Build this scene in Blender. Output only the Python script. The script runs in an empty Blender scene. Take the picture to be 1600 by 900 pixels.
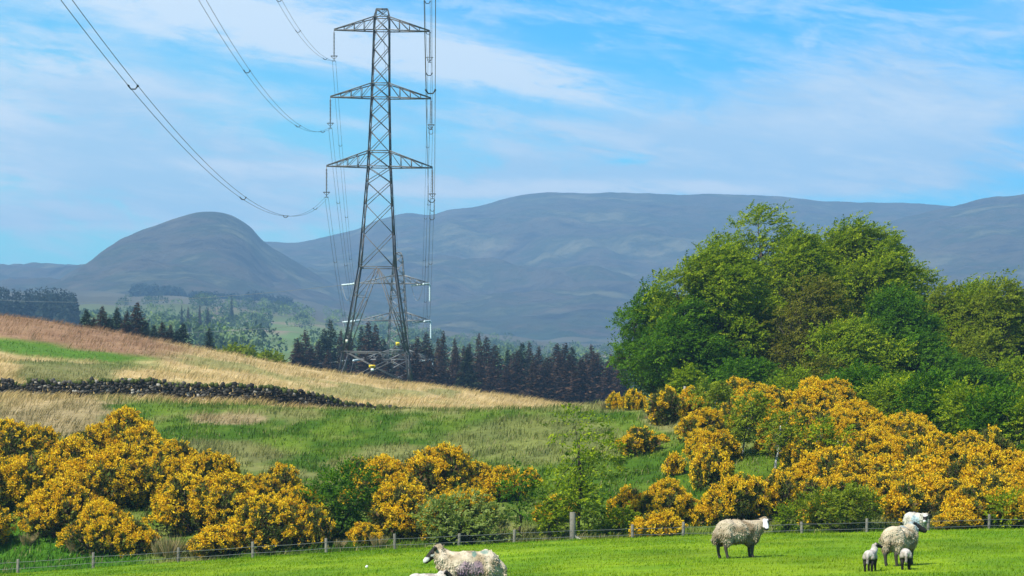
import bpy, bmesh, math, random
import numpy as np
from mathutils import Vector, Matrix

random.seed(5)
rng = np.random.default_rng(11)
S = bpy.context.scene
COL = S.collection
F, YH = 4200.0, 658.0            # focal length and eye level, in units of a 1600 pixel wide picture


def P(px, py, Y):
    return Vector(((px - 800) / F * Y, Y, (YH - py) / F * Y))


# ------------------------------------------------------------------ small helpers
def hash2(xi, yi, seed):
    h = (xi.astype(np.int64) * 374761393 + yi.astype(np.int64) * 668265263 + seed * 974634533) & 0xffffffff
    h = ((h ^ (h >> 13)) * 1274126177) & 0xffffffff
    return ((h ^ (h >> 16)) & 0xffffff) / float(0xffffff)


def vnoise(x, y, seed=0):
    x = np.asarray(x, float); y = np.asarray(y, float)
    xi = np.floor(x); yi = np.floor(y)
    fx = x - xi; fy = y - yi
    fx = fx * fx * (3 - 2 * fx); fy = fy * fy * (3 - 2 * fy)
    a = hash2(xi, yi, seed); b = hash2(xi + 1, yi, seed)
    c = hash2(xi, yi + 1, seed); d = hash2(xi + 1, yi + 1, seed)
    return (a * (1 - fx) + b * fx) * (1 - fy) + (c * (1 - fx) + d * fx) * fy


def fbm(x, y, seed=0, octs=4, gain=.5):
    t = 0; amp = 1; n = 0
    for k in range(octs):
        t = t + amp * vnoise(np.asarray(x) * 2 ** k, np.asarray(y) * 2 ** k, seed + k * 17)
        n += amp; amp *= gain
    return t / n


def sstep(a, b, x):
    t = np.clip((np.asarray(x, float) - a) / (b - a), 0, 1)
    return t * t * (3 - 2 * t)


def pchip(x, y, xq):
    x = np.asarray(x, float); y = np.asarray(y, float)
    h = np.diff(x); dl = np.diff(y) / h
    m = np.zeros_like(y)
    m[0] = dl[0]; m[-1] = dl[-1]
    for i in range(1, len(x) - 1):
        if dl[i - 1] * dl[i] > 0:
            w1 = 2 * h[i] + h[i - 1]; w2 = h[i] + 2 * h[i - 1]
            m[i] = (w1 + w2) / (w1 / dl[i - 1] + w2 / dl[i])
    i = np.clip(np.searchsorted(x, xq) - 1, 0, len(x) - 2)
    t = (xq - x[i]) / h[i]
    t2 = t * t; t3 = t2 * t
    return (2*t3 - 3*t2 + 1) * y[i] + (t3 - 2*t2 + t) * h[i] * m[i] + (-2*t3 + 3*t2) * y[i+1] + (t3 - t2) * h[i] * m[i+1]


def unit(v):
    v = np.asarray(v, float)
    return v / (np.linalg.norm(v, axis=-1, keepdims=True) + 1e-9)


def mesh_np(name, V, faces, col=None, mat=None, smooth=False):
    """faces: one array (m,k) or a list of them"""
    if not isinstance(faces, (list, tuple)):
        faces = [faces]
    faces = [np.asarray(f, np.int32) for f in faces if len(f)]
    V = np.asarray(V, np.float32)
    me = bpy.data.meshes.new(name)
    me.vertices.add(len(V)); me.vertices.foreach_set('co', V.ravel())
    loops = np.concatenate([f.ravel() for f in faces])
    tot = np.concatenate([np.full(len(f), f.shape[1], np.int32) for f in faces])
    st = np.concatenate([[0], np.cumsum(tot)[:-1]]).astype(np.int32)
    me.loops.add(len(loops)); me.loops.foreach_set('vertex_index', loops)
    me.polygons.add(len(tot)); me.polygons.foreach_set('loop_start', st)
    try:
        me.polygons.foreach_set('loop_total', tot)
    except Exception:
        pass
    if smooth:
        me.polygons.foreach_set('use_smooth', np.ones(len(tot), bool))
    me.update(calc_edges=True)
    if col is not None:
        c = np.ones((len(V), 4), np.float32); c[:, :3] = np.asarray(col, np.float32)
        a = me.color_attributes.new('Col', 'FLOAT_COLOR', 'POINT')
        a.data.foreach_set('color', c.ravel())
    if mat:
        me.materials.append(mat)
    return me


def link(name, me, parent=None, loc=None):
    o = bpy.data.objects.new(name, me)
    COL.objects.link(o)
    if parent is not None:
        o.parent = parent
    if loc is not None:
        o.location = loc
    return o


def empty(name, loc=(0, 0, 0)):
    o = bpy.data.objects.new(name, None)
    o.empty_display_size = .3
    COL.objects.link(o); o.location = loc
    return o


def tag(o, label=None, cat=None, group=None, kind=None):
    if label: o['label'] = label
    if cat: o['category'] = cat
    if group: o['group'] = group
    if kind: o['kind'] = kind
    return o


ONES = ['', 'first', 'second', 'third', 'fourth', 'fifth', 'sixth', 'seventh', 'eighth', 'ninth', 'tenth', 'eleventh',
        'twelfth', 'thirteenth', 'fourteenth', 'fifteenth', 'sixteenth', 'seventeenth', 'eighteenth', 'nineteenth']
TENS = {20: 'twent', 30: 'thirt', 40: 'fort', 50: 'fift', 60: 'sixt', 70: 'sevent'}


def ordinal(n):
    if n < 20: return ONES[n]
    t = n // 10 * 10
    return TENS[t] + ('ieth' if n % 10 == 0 else 'y-' + ONES[n % 10])


class MB:
    """collects tubes, bars and boxes; builds ONE mesh"""
    def __init__(s):
        s.V = []; s.Q = []; s.T = []; s.C = []; s.n = 0

    def add(s, V, Q=(), T=(), col=None):
        V = np.asarray(V, float).reshape(-1, 3)
        if len(Q): s.Q.append(np.asarray(Q, int) + s.n)
        if len(T): s.T.append(np.asarray(T, int) + s.n)
        s.V.append(V); s.n += len(V)
        s.C.append(np.tile(np.asarray(col if col is not None else (1, 1, 1), float), (len(V), 1)) if np.ndim(col) < 2 else np.asarray(col))

    def tube(s, pts, rad, sides=6, col=None, cap=True):
        pts = np.asarray(pts, float); n = len(pts)
        rad = np.broadcast_to(np.asarray(rad, float), (n,))
        d = np.gradient(pts, axis=0); d = unit(d)
        ref = np.array([0.0, 0, 1]) if abs(d[0][2]) < .9 else np.array([1.0, 0, 0])
        a = unit(np.cross(d, ref)); b = np.cross(d, a)
        th = np.arange(sides) / sides * 2 * math.pi
        ring = (a[:, None, :] * np.cos(th)[None, :, None] + b[:, None, :] * np.sin(th)[None, :, None]) * rad[:, None, None]
        V = (pts[:, None, :] + ring).reshape(-1, 3)
        i = np.arange(n - 1)[:, None] * sides; j = np.arange(sides)[None, :]
        j2 = (j + 1) % sides
        Q = np.stack([i + j, i + j2, i + sides + j2, i + sides + j], -1).reshape(-1, 4)
        T = []
        if cap:
            V = np.vstack([V, pts[0], pts[-1]]); c0 = n * sides
            T = [(c0, (k + 1) % sides, k) for k in range(sides)] + [(c0 + 1, (n - 1) * sides + k, (n - 1) * sides + (k + 1) % sides) for k in range(sides)]
        s.add(V, Q, T, col)

    def bar(s, a, b, w, t=None, col=None):
        """rectangular bar from a to b"""
        a = np.asarray(a, float); b = np.asarray(b, float); t = t or w
        d = unit(b - a)
        ref = np.array([0.0, 0, 1]) if abs(d[2]) < .9 else np.array([0.0, 1, 0])
        u = unit(np.cross(d, ref)) * w / 2; v = np.cross(d, unit(u)) * t / 2
        V = [a - u - v, a + u - v, a + u + v, a - u + v, b - u - v, b + u - v, b + u + v, b - u + v]
        s.add(V, [(0, 3, 2, 1), (4, 5, 6, 7), (0, 1, 5, 4), (1, 2, 6, 5), (2, 3, 7, 6), (3, 0, 4, 7)], (), col)

    def angle(s, a, b, w, col=None):
        """steel angle section: two thin flanges"""
        a = np.asarray(a, float); b = np.asarray(b, float)
        d = unit(b - a)
        ref = np.array([0.0, 0, 1]) if abs(d[2]) < .9 else np.array([0.0, 1, 0])
        u = unit(np.cross(d, ref)); v = np.cross(d, u); t = w * .22
        s.bar(a + u * 0, b + u * 0, w, t, col)
        s.bar(a + u * w / 2 + v * w / 2, b + u * w / 2 + v * w / 2, t, w, col)

    def mesh(s, name, mat=None, smooth=False):
        fs = []
        if s.Q: fs.append(np.concatenate(s.Q))
        if s.T: fs.append(np.concatenate(s.T))
        return mesh_np(name, np.concatenate(s.V), fs, np.concatenate(s.C), mat, smooth)

    def build(s, name, mat=None, parent=None, smooth=False, loc=None):
        return link(name, s.mesh(name, mat, smooth), parent, loc)


# ------------------------------------------------------------------ materials
def new_mat(name):
    m = bpy.data.materials.new(name); m.use_nodes = True
    nt = m.node_tree; nt.nodes.clear()
    out = nt.nodes.new('ShaderNodeOutputMaterial')
    return m, nt, out


def mat_col(name, rough=.8, spec=.25, trans=0.0, noise=None, nmix=.3, bump=None, metallic=0.0, base=None, tcol=(1, 1, 1)):
    m, nt, out = new_mat(name)
    N, L = nt.nodes, nt.links
    bs = N.new('ShaderNodeBsdfPrincipled')
    bs.inputs['Roughness'].default_value = rough
    bs.inputs['Specular IOR Level'].default_value = spec
    bs.inputs['Metallic'].default_value = metallic
    if base is None:
        at = N.new('ShaderNodeAttribute'); at.attribute_name = 'Col'
        c = at.outputs['Color']
    else:
        rgb = N.new('ShaderNodeRGB'); rgb.outputs[0].default_value = (*base, 1); c = rgb.outputs[0]
    co = None
    if noise or bump:
        tc = N.new('ShaderNodeTexCoord'); co = tc.outputs['Object']
    if noise:
        nz = N.new('ShaderNodeTexNoise'); nz.inputs['Scale'].default_value = noise
        nz.inputs['Detail'].default_value = 6; nz.inputs['Roughness'].default_value = .65
        L.new(co, nz.inputs['Vector'])
        mr = N.new('ShaderNodeMapRange'); mr.inputs['From Min'].default_value = .3; mr.inputs['From Max'].default_value = .7
        mr.inputs['To Min'].default_value = 1 - nmix; mr.inputs['To Max'].default_value = 1 + nmix
        L.new(nz.outputs['Fac'], mr.inputs['Value'])
        mx = N.new('ShaderNodeVectorMath'); mx.operation = 'SCALE'
        L.new(c, mx.inputs[0]); L.new(mr.outputs[0], mx.inputs['Scale'])
        c = mx.outputs[0]
    L.new(c, bs.inputs['Base Color'])
    if bump:
        nb = N.new('ShaderNodeTexNoise'); nb.inputs['Scale'].default_value = bump[0]; nb.inputs['Detail'].default_value = 5
        L.new(co, nb.inputs['Vector'])
        bp = N.new('ShaderNodeBump'); bp.inputs['Strength'].default_value = bump[1]; bp.inputs['Distance'].default_value = bump[2]
        L.new(nb.outputs['Fac'], bp.inputs['Height']); L.new(bp.outputs[0], bs.inputs['Normal'])
    sh = bs.outputs[0]
    if trans:
        tr = N.new('ShaderNodeBsdfTranslucent')
        tm = N.new('ShaderNodeVectorMath'); tm.operation = 'MULTIPLY'
        L.new(c, tm.inputs[0]); tm.inputs[1].default_value = tcol
        L.new(tm.outputs[0], tr.inputs['Color'])
        ms = N.new('ShaderNodeMixShader'); ms.inputs[0].default_value = trans
        L.new(sh, ms.inputs[1]); L.new(tr.outputs[0], ms.inputs[2]); sh = ms.outputs[0]
    L.new(sh, out.inputs['Surface'])
    return m


M_ground = mat_col('pasture_ground', .9, .1, noise=1.6, nmix=.25, bump=(5, .5, .12))
M_grass = mat_col('grass_blade', .75, .08, trans=.25, tcol=(1.1, 1.25, .8))
M_leaf = mat_col('leaf', .65, .08, trans=.38, tcol=(1.35, 1.4, .5))
M_petal = mat_col('gorse_petal', .6, .2, trans=.35, tcol=(1, .9, .5))
M_needle = mat_col('needle', .75, .15, trans=.1)
M_bark = mat_col('bark', .9, .15, noise=14, nmix=.35, bump=(20, .6, .03))
M_stone = mat_col('wall_stone', .9, .2, noise=7, nmix=.45, bump=(16, .7, .04))
M_wood = mat_col('weathered_wood', .85, .2, noise=12, nmix=.3, bump=(25, .5, .02))
M_steel = mat_col('galvanised_steel', .55, .4, noise=.6, nmix=.25, metallic=.2)
M_wire = mat_col('conductor_metal', .5, .4, metallic=.3, base=(.05, .052, .055))
M_fwire = mat_col('fence_wire_metal', .5, .4, metallic=.4, base=(.24, .245, .24))
M_glass = mat_col('insulator_glass', .25, .6, base=(.55, .66, .66))
M_plate = mat_col('sign_plate', .5, .4)
M_wool = mat_col('wool', .95, .05, noise=16, nmix=.22, bump=(30, .8, .03))
M_skin = mat_col('sheep_coat', .75, .2, noise=25, nmix=.15, bump=(60, .4, .01))
M_eye = mat_col('eye', .15, .6, base=(.015, .012, .01))

# ------------------------------------------------------------------ terrain table: eye-height picture line at each distance
CX = np.array([-2400, -600, -200, 0, 200, 400, 600, 750, 870, 1000, 1200, 1400, 1600, 1900, 4000.])
CREST = np.interp(CX, [-200, 0, 150, 500, 900, 1250, 1600, 1900], [908, 899, 889, 866, 845, 835, 828, 826])
rows = []
for Y, b in [(3, 3738), (10, 1666), (20, 1204), (35, 994), (47, 917), (54, 892), (62, 868), (70, 848), (78, 835), (88, 838), (100, 846), (111, 853), (117, 853)]:
    rows.append((Y, b + (CREST - 835) * min(1, Y / 40)))
rows += [
    (124, [870, 880, 880, 880, 868, 855, 848, 842, 838, 835, 830, 826, 824, 820, 820]),
    (132, [800, 800, 800, 810, 815, 815, 810, 805, 800, 790, 775, 770, 775, 790, 800]),
    (142, [730, 730, 735, 745, 755, 765, 765, 760, 750, 735, 700, 705, 725, 760, 780]),
    (154, [670, 675, 685, 700, 712, 722, 720, 715, 705, 680, 655, 665, 690, 735, 760]),
    (166, [635, 640, 650, 660, 670, 672, 668, 664, 660, 648, 628, 642, 672, 715, 745]),
    (176, [615, 620, 626, 632, 636, 640, 641, 641, 640, 638, 622, 636, 664, 708, 740]),
    (186, [605, 608, 614, 620, 625, 632, 650, 653, 645, 640, 628, 640, 665, 705, 740]),
    (200, [590, 592, 598, 606, 614, 628, 652, 655, 648, 645, 640, 650, 672, 710, 740]),
    (240, [540, 545, 550, 560, 578, 600, 629, 642, 646, 650, 655, 665, 685, 715, 745]),
    (300, [470, 470, 475, 494, 525, 563, 595, 615, 632, 655, 670, 680, 700, 725, 750]),
    (330, [475, 475, 482, 500, 532, 569, 601, 622, 640, 660, 675, 685, 705, 728, 750]),
    (365, [480, 482, 490, 510, 541, 577, 607, 630, 645, 662, 676, 688, 705, 728, 750]),
    (450, [500, 505, 520, 545, 565, 595, 622, 640, 650, 660, 676, 688, 700, 720, 740]),
    (600, [520, 530, 560, 590, 610, 628, 643, 650, 650, 655, 672, 682, 690, 700, 720]),
    (900, [510, 520, 545, 565, 575, 590, 605, 615, 622, 630, 640, 650, 660, 670, 690]),
    (1300, [480, 500, 518, 522, 528, 545, 570, 590, 600, 605, 610, 620, 630, 640, 650]),
    (2000, [460, 480, 490, 495, 500, 510, 535, 555, 565, 570, 575, 585, 590, 600, 610]),
    (2800, [450, 465, 470, 472, 475, 480, 510, 535, 545, 550, 550, 555, 560, 570, 580]),
    (3600, [445, 458, 462, 462, 465, 472, 497, 520, 532, 535, 535, 540, 545, 550, 565]),
    (9500, [560] * 15)]
RY = np.array([r[0] for r in rows], float)
RZ = np.array([(YH - np.asarray(r[1], float)) * r[0] / F for r in rows])
PXD = np.concatenate([np.linspace(-2400, -420, 22), np.linspace(-380, 1980, 400), np.linspace(2020, 4000, 22)])
YD = np.concatenate([np.geomspace(3, 38, 24), np.linspace(39, 330, 270), np.geomspace(335, 9500, 130)])
tmp = np.array([pchip(RY, RZ[:, i], YD) for i in range(len(CX))])          # cols x Y
ZD = np.array([pchip(CX, tmp[:, j], PXD) for j in range(len(YD))])          # Y x px
PXG, YG = np.meshgrid(PXD, YD)
XG = (PXG - 800) / F * YG
amp = np.interp(YG, [3, 60, 85, 118, 128, 180, 300, 340, 600, 1300, 3000, 9000], [.05, .05, .05, .08, .35, .3, .5, .5, 1.2, 4, 14, 20])
wl = np.interp(YG, [3, 100, 300, 700, 3000, 9000], [2.0, 3.5, 5, 40, 160, 300])
ZD = ZD + amp * (fbm(XG / 3.3, YG / 3.3, 3, 3) - .5) * sstep(700, 500, YG) + amp * (fbm(XG / 150, YG / 150, 9, 4) - .5) * 2 * sstep(500, 900, YG)
ZD += sstep(125, 140, YG) * sstep(320, 250, YG) * (fbm(XG / 9, YG / 9, 5, 2) - .5) * .7


def zt(X, Y):
    X = np.asarray(X, float); Y = np.asarray(Y, float)
    px = 800 + F * X / Y
    i = np.interp(Y, YD, np.arange(len(YD))); j = np.interp(px, PXD, np.arange(len(PXD)))
    i0 = np.clip(i.astype(int), 0, len(YD) - 2); j0 = np.clip(j.astype(int), 0, len(PXD) - 2)
    a = i - i0; b = j - j0
    return (ZD[i0, j0] * (1 - b) + ZD[i0, j0 + 1] * b) * (1 - a) + (ZD[i0 + 1, j0] * (1 - b) + ZD[i0 + 1, j0 + 1] * b) * a


def ground(px, Y):
    X = (px - 800) / F * Y
    return Vector((X, Y, float(zt(X, Y))))


def hit(px, py, Y0=116, Y1=320):
    ys = np.linspace(Y0, Y1, 400); xs = (px - 800) / F * ys
    pt = YH - zt(xs, ys) * F / ys
    k = np.nonzero(pt <= py)[0]
    Y = ys[k[0]] if len(k) else ys[np.argmin(pt)]
    return ground(px, float(Y))


def mixc(a, b, t):
    t = np.asarray(t)[..., None]
    return np.asarray(a) * (1 - t) + np.asarray(b) * t


def blob(px, py, cx, cy, rx, ry):
    return np.exp(-((px - cx) / rx) ** 2 - ((py - cy) / ry) ** 2)


def gcol(X, Y, Z):
    """what grows where: the ground's own colour"""
    px = 800 + F * X / Y; py = YH - Z * F / Y
    n1 = fbm(X / 7, Y / 9, 21, 4); n2 = fbm(X / 1.6, Y / 2.4, 31, 3); n3 = fbm(X / 22, Y / 30, 41, 3)
    field = mixc((.105, .205, .005), (.185, .275, .008), sstep(.3, .7, n2 * .6 + n1 * .4)) * (.78 + .44 * fbm(X / 2.2, Y / 5.0, 121, 3))[..., None]
    green = mixc((.048, .105, .005), (.105, .165, .013), sstep(.3, .7, n2))
    tan = mixc((.24, .19, .09), (.36, .27, .14), n2)
    dry = sstep(.50, .66, n1 * .7 + n2 * .3) * .4
    dry = np.maximum(dry, .95 * sstep(.35, .6, blob(px, py, 60, 650, 150, 42) + (n2 - .5) * .5))
    dry = np.maximum(dry, sstep(.35, .6, blob(px, py, 360, 655, 75, 11) + (n2 - .5) * .5))
    dry = np.maximum(dry, .42 * sstep(.3, .6, blob(px, py, 330, 705, 130, 28) + (n1 - .5) * .8))
    dry = np.maximum(dry, .3 * sstep(.3, .6, blob(px, py, 850, 690, 170, 45) + (n1 - .5) * .6))
    dry = np.maximum(dry, .5 * sstep(.3, .6, blob(px, py, 1050, 655, 60, 25) + (n1 - .5) * .6))
    dry = dry * (1 - .9 * sstep(.4, .6, blob(px, py, 60, 870, 200, 60)))
    dry = dry * (1 - .8 * sstep(.4, .6, blob(px, py, 1000, 780, 300, 70)))
    bank = mixc(green, tan, dry)
    bank = mixc(bank, (.05, .15, .008), sstep(.4, .7, blob(px, py, 60, 870, 220, 60)) * .85)
    straw = mixc((.40, .285, .12), (.58, .43, .21), sstep(.3, .7, n2 * .5 + n1 * .5))
    moor = mixc(straw, (.17, .19, .05), sstep(.58, .68, n1) * .7)
    moor = mixc(moor, (.13, .15, .04), sstep(.45, .65, blob(px, py, 90, 585, 120, 22) + (n1 - .5)) * .8)
    moor = mixc(moor, (.085, .175, .016), sstep(.35, .65, blob(px, py, 90, 545 + (px - 90) * .08, 180, 20) + (n1 - .5) * .5))
    crest = np.interp(px, [0, 100, 200, 300, 400], [494, 507, 525, 546, 563])
    hw = sstep(34, 22, py - crest + (n1 - .5) * 22) * sstep(330, 220, px + (n1 - .5) * 80)
    moor = mixc(moor, mixc((.21, .112, .058), (.35, .215, .12), n2), hw)
    g5 = fbm(X / 60, Y / 130, 51, 3)
    val = mixc((.09, .145, .03), (.16, .20, .05), fbm(X / 25, Y / 60, 61, 4))
    val = mixc(val, (.26, .18, .12), sstep(.55, .62, g5) * .8)
    val = mixc(val, (.13, .22, .05), sstep(.60, .66, fbm(X / 90, Y / 200, 71, 3)) * .6)
    val = mixc(val, mixc((.05, .05, .03), (.13, .11, .06), fbm(X / 120, Y / 200, 81, 4)), sstep(2150, 2600, Y))
    wf = sstep(114, 120, Y + (n2 - .5) * 4)
    wm = sstep(172, 186, Y + (n1 - .5) * 14) * np.where(px > 900, sstep(1010, 960, px), 1)
    wv = sstep(318, 345, Y)
    c = mixc(field, bank, wf); c = mixc(c, moor, wm); c = mixc(c, val, wv)
    return c


nY, nX = ZD.shape
V = np.stack([XG, YG, ZD], -1).reshape(-1, 3)
ii, jj = np.meshgrid(np.arange(nY - 1), np.arange(nX - 1), indexing='ij')
a0 = (ii * nX + jj).ravel()
Q = np.stack([a0, a0 + 1, a0 + nX + 1, a0 + nX], -1)
gcolv = gcol(V[:, 0], V[:, 1], V[:, 2])
tag(link('ground', mesh_np('ground', V, Q, gcolv, M_ground, True)), kind='structure')

# ------------------------------------------------------------------ hills
def mat_hill():
    m, nt, out = new_mat('hill_moorland'); N, L = nt.nodes, nt.links
    tc = N.new('ShaderNodeTexCoord')
    def nz(scale, det=8, rough=.6, st=(1, 1, 1)):
        mp = N.new('ShaderNodeMapping'); mp.inputs['Scale'].default_value = st
        L.new(tc.outputs['Object'], mp.inputs[0])
        n = N.new('ShaderNodeTexNoise'); n.inputs['Scale'].default_value = scale; n.inputs['Detail'].default_value = det
        n.inputs['Roughness'].default_value = rough; L.new(mp.outputs[0], n.inputs['Vector']); return n.outputs['Fac']
    def ramp(f, stops):
        r = N.new('ShaderNodeValToRGB'); e = r.color_ramp.elements
        while len(e) < len(stops): e.new(.5)
        for k, (p, c) in enumerate(stops): e[k].position = p; e[k].color = (*c, 1)
        L.new(f, r.inputs[0]); return r.outputs[0]
    def mix(f, a, b):
        x = N.new('ShaderNodeMix'); x.data_type = 'RGBA'
        L.new(f, x.inputs[0]); L.new(a, x.inputs[6]); L.new(b, x.inputs[7]); return x.outputs[2]
    base = ramp(nz(.005, 10, .68), [(.36, (.018, .016, .014)), (.46, (.075, .06, .04)), (.54, (.03, .036, .02)), (.64, (.12, .11, .06))])
    straw = ramp(nz(.02, 6), [(.3, (.20, .16, .09)), (.7, (.33, .27, .16))])
    f1 = ramp(nz(.0052, 10, .7, (1, .45, 3.0)), [(.56, (0, 0, 0)), (.72, (.38, .38, .38))])
    c = mix(f1, base, straw)
    wood = ramp(nz(.03, 4), [(.3, (.015, .03, .018)), (.7, (.04, .06, .03))])
    sx = N.new('ShaderNodeSeparateXYZ'); L.new(tc.outputs['Object'], sx.inputs[0])
    low = N.new('ShaderNodeMapRange'); low.inputs[1].default_value = 200; low.inputs[2].default_value = 90
    L.new(sx.outputs[2], low.inputs[0])
    f2 = ramp(nz(.0045, 5, .6), [(.50, (0, 0, 0)), (.56, (1, 1, 1))])
    mm = N.new('ShaderNodeMath'); mm.operation = 'MULTIPLY'; L.new(low.outputs[0], mm.inputs[0]); L.new(f2, mm.inputs[1])
    c = mix(mm.outputs[0], c, wood)
    bs = N.new('ShaderNodeBsdfPrincipled'); bs.inputs['Roughness'].default_value = .95; bs.inputs['Specular IOR Level'].default_value = .05
    L.new(c, bs.inputs['Base Color'])
    bp = N.new('ShaderNodeBump'); bp.inputs['Strength'].default_value = .6; bp.inputs['Distance'].default_value = 30
    L.new(nz(.02, 8, .65), bp.inputs['Height']); L.new(bp.outputs[0], bs.inputs['Normal'])
    L.new(bs.outputs[0], out.inputs['Surface'])
    return m


M_hill = mat_hill()


def hill(name, sky, px0, px1, Yf, Yc, Yb, foot, seed, amp, power=1.0, n=360):
    pxs = np.linspace(px0, px1, n)
    sp = pchip([p for p, _ in sky], [q for _, q in sky], pxs)
    t = np.concatenate([np.linspace(0, 1, 110), np.linspace(1.02, 1.6, 24)])
    PX, T = np.meshgrid(pxs, t)
    Yv = np.where(T <= 1, Yf + (Yc - Yf) * T, Yc + (Yb - Yc) * (T - 1) / .6)
    fp = np.interp(pxs, [p for p, _ in foot], [q for _, q in foot])
    s = np.where(T <= 1, np.clip(T, 0, 1) ** power, 1)
    s = np.where(T <= 1, .75 * s + .25 * (s * s * (3 - 2 * s)), 1)
    PYv = fp[None] + (sp - fp)[None] * s
    X = (PX - 800) / F * Yv
    Z = (YH - PYv) * Yv / F
    Z = np.where(T > 1, Z[109][None, :] * (1 - ((T - 1) / .6) ** 1.4) - 30 * (T - 1), Z)
    w = np.clip(T, 0, 1) * np.clip(1 - T, 0, 1) * 4
    rid = 1 - np.abs(fbm(X / 420 + Yv / 1500, Yv / 900, seed, 5, .55) * 2 - 1)
    Z = Z + w * amp * (rid - .7) + w * amp * .5 * (fbm(X / 130, Yv / 200, seed + 5, 4) - .5)
    Z += np.clip(T, 0, 1) * 9 * (fbm(X / 60, Yv / 60, seed + 9, 3) - .5)
    r, c = PX.shape
    V = np.stack([X, Yv, Z], -1).reshape(-1, 3)
    ii, jj = np.meshgrid(np.arange(r - 1), np.arange(c - 1), indexing='ij'); a = (ii * c + jj).ravel()
    o = link(name, mesh_np(name, V, np.stack([a, a + 1, a + c + 1, a + c], -1), None, M_hill, True))
    return tag(o, kind='structure')


hill('hills', [(-900, 440), (-500, 432), (-200, 428), (0, 418), (50, 414), (100, 417), (140, 418), (250, 420), (350, 400), (410, 377), (450, 380), (500, 371),
               (560, 358), (600, 341), (640, 334), (668, 336), (700, 328), (750, 322), (800, 308), (850, 301), (950, 302), (1050, 303),
               (1150, 304), (1200, 306), (1260, 311), (1300, 316), (1380, 317), (1440, 319), (1490, 322), (1600, 330), (2000, 350), (2600, 380)],
     -900, 2600, 3100, 6500, 8600, [(-900, 480), (0, 480), (400, 490), (600, 530), (800, 555), (2600, 565)], 101, 95, .95, 700)
hill('hills', [(40, 470), (80, 448), (110, 431), (130, 419), (160, 396), (195, 372), (245, 353), (290, 336), (330, 329), (360, 335), (390, 353), (408, 374),
               (425, 388), (450, 402), (480, 420), (520, 442), (560, 465)],
     40, 560, 3300, 4500, 5200, [(40, 482), (300, 482), (560, 505)], 131, 62, .85, 300)
hill('hills', [(1250, 420), (1330, 380), (1400, 345), (1450, 330), (1490, 321), (1530, 313), (1570, 306), (1600, 302), (1700, 292), (1900, 290), (2300, 330), (2600, 400)],
     1250, 2600, 3300, 5400, 6400, [(1250, 560), (2600, 570)], 151, 80, .9, 260)

# ------------------------------------------------------------------ grass (nobody could count it)
def blades(name, X, Y, H, Wd, lean, col, two=True):
    n = len(X)
    Z = zt(X, Y) - .02
    th = rng.uniform(0, math.pi, n)
    sx = np.cos(th) * Wd / 2; sy = np.sin(th) * Wd / 2
    b = np.stack([X, Y, Z], -1)
    lx = lean + rng.normal(0, .25, n) * H; ly = rng.normal(0, .25, n) * H
    m = b + np.stack([lx * .35, ly * .35, H * .6], -1)
    t = b + np.stack([lx, ly, H], -1)
    s = np.stack([sx, sy, np.zeros(n)], -1)
    V = np.stack([b - s, b + s, m + s * .7, m - s * .7, t], 1).reshape(-1, 3)
    k = np.arange(n)[:, None] * 5
    Qd = k + np.array([[0, 1, 2, 3]]); T = k + np.array([[3, 2, 4]])
    c = np.repeat(col, 5, 0)
    return link(name, mesh_np(name, V, [Qd, T], c, M_grass))


n = 170000
u = rng.uniform(0, 1, n)
Y = np.sqrt(36 ** 2 + u * (82 ** 2 - 36 ** 2)); px = rng.uniform(-160, 1760, n); X = (px - 800) / F * Y
keep = fbm(X / 1.2, Y / 1.5, 77, 3) > rng.uniform(.15, .55, n)
X, Y = X[keep], Y[keep]; n = len(X)
H = rng.uniform(.025, .075, n) * (.6 + .9 * fbm(X / .9, Y / .9, 78, 2)); c = gcol(X, Y, zt(X, Y)) * rng.uniform(.75, 1.3, (n, 1)) * np.array([1.05, 1.03, 1])
tag(blades('field_grass', X, Y, H, rng.uniform(.012, .024, n), H * .2, c), 'short bright green grazed grass of the sheep field', 'grass', kind='stuff')

n = 330000
u = rng.uniform(0, 1, n)
Y = 1 / (1 / 113. + u * (1 / 312. - 1 / 113.)); px = rng.uniform(-160, 1760, n); X = (px - 800) / F * Y
Z = zt(X, Y); c = gcol(X, Y, Z)
dryness = np.clip((c[:, 0] / (c[:, 1] + 1e-6) - .75) * 1.6, 0, 1)
tus = fbm(X / 1.1, Y / 1.6, 91, 3)
keep = (tus > rng.uniform(.2, .6, n)) & ~((px > 1080) & (Y > 185))
X, Y, c, dryness, tus, px = X[keep], Y[keep], c[keep], dryness[keep], tus[keep], px[keep]; n = len(X)
H = (rng.uniform(.12, .3, n) + dryness * rng.uniform(.08, .3, n)) * (.5 + tus)
c = c * rng.uniform(.7, 1.35, (n, 1)); c = np.where(rng.uniform(0, 1, (n, 1)) < .07, mixc(c, (.34, .27, .14), np.full(n, .7)), c)
tag(blades('hillside_grass', X, Y, H, rng.uniform(.03, .06, n), H * (.25 + .5 * dryness), c), 'rough tussocky grass and straw on the bank and moor', 'grass', kind='stuff')


# ------------------------------------------------------------------ leaves
def leaf_quads(c, d, nrm, L, Wd):
    d = unit(d); s = unit(np.cross(d, nrm))
    L = np.asarray(L)[:, None]; Wd = np.asarray(Wd)[:, None]
    V = np.stack([c, c + d * L * .45 + s * Wd * .5, c + d * L, c + d * L * .45 - s * Wd * .5], 1)
    return V


def leaf_mesh(name, Vq, col, mat):
    n = len(Vq)
    return mesh_np(name, Vq.reshape(-1, 3), np.arange(n * 4).reshape(-1, 4), np.repeat(col, 4, 0), mat)


def rand_dirs(n, up=0.0):
    v = rng.normal(0, 1, (n, 3)); v[:, 2] += up
    return unit(v)


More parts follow.
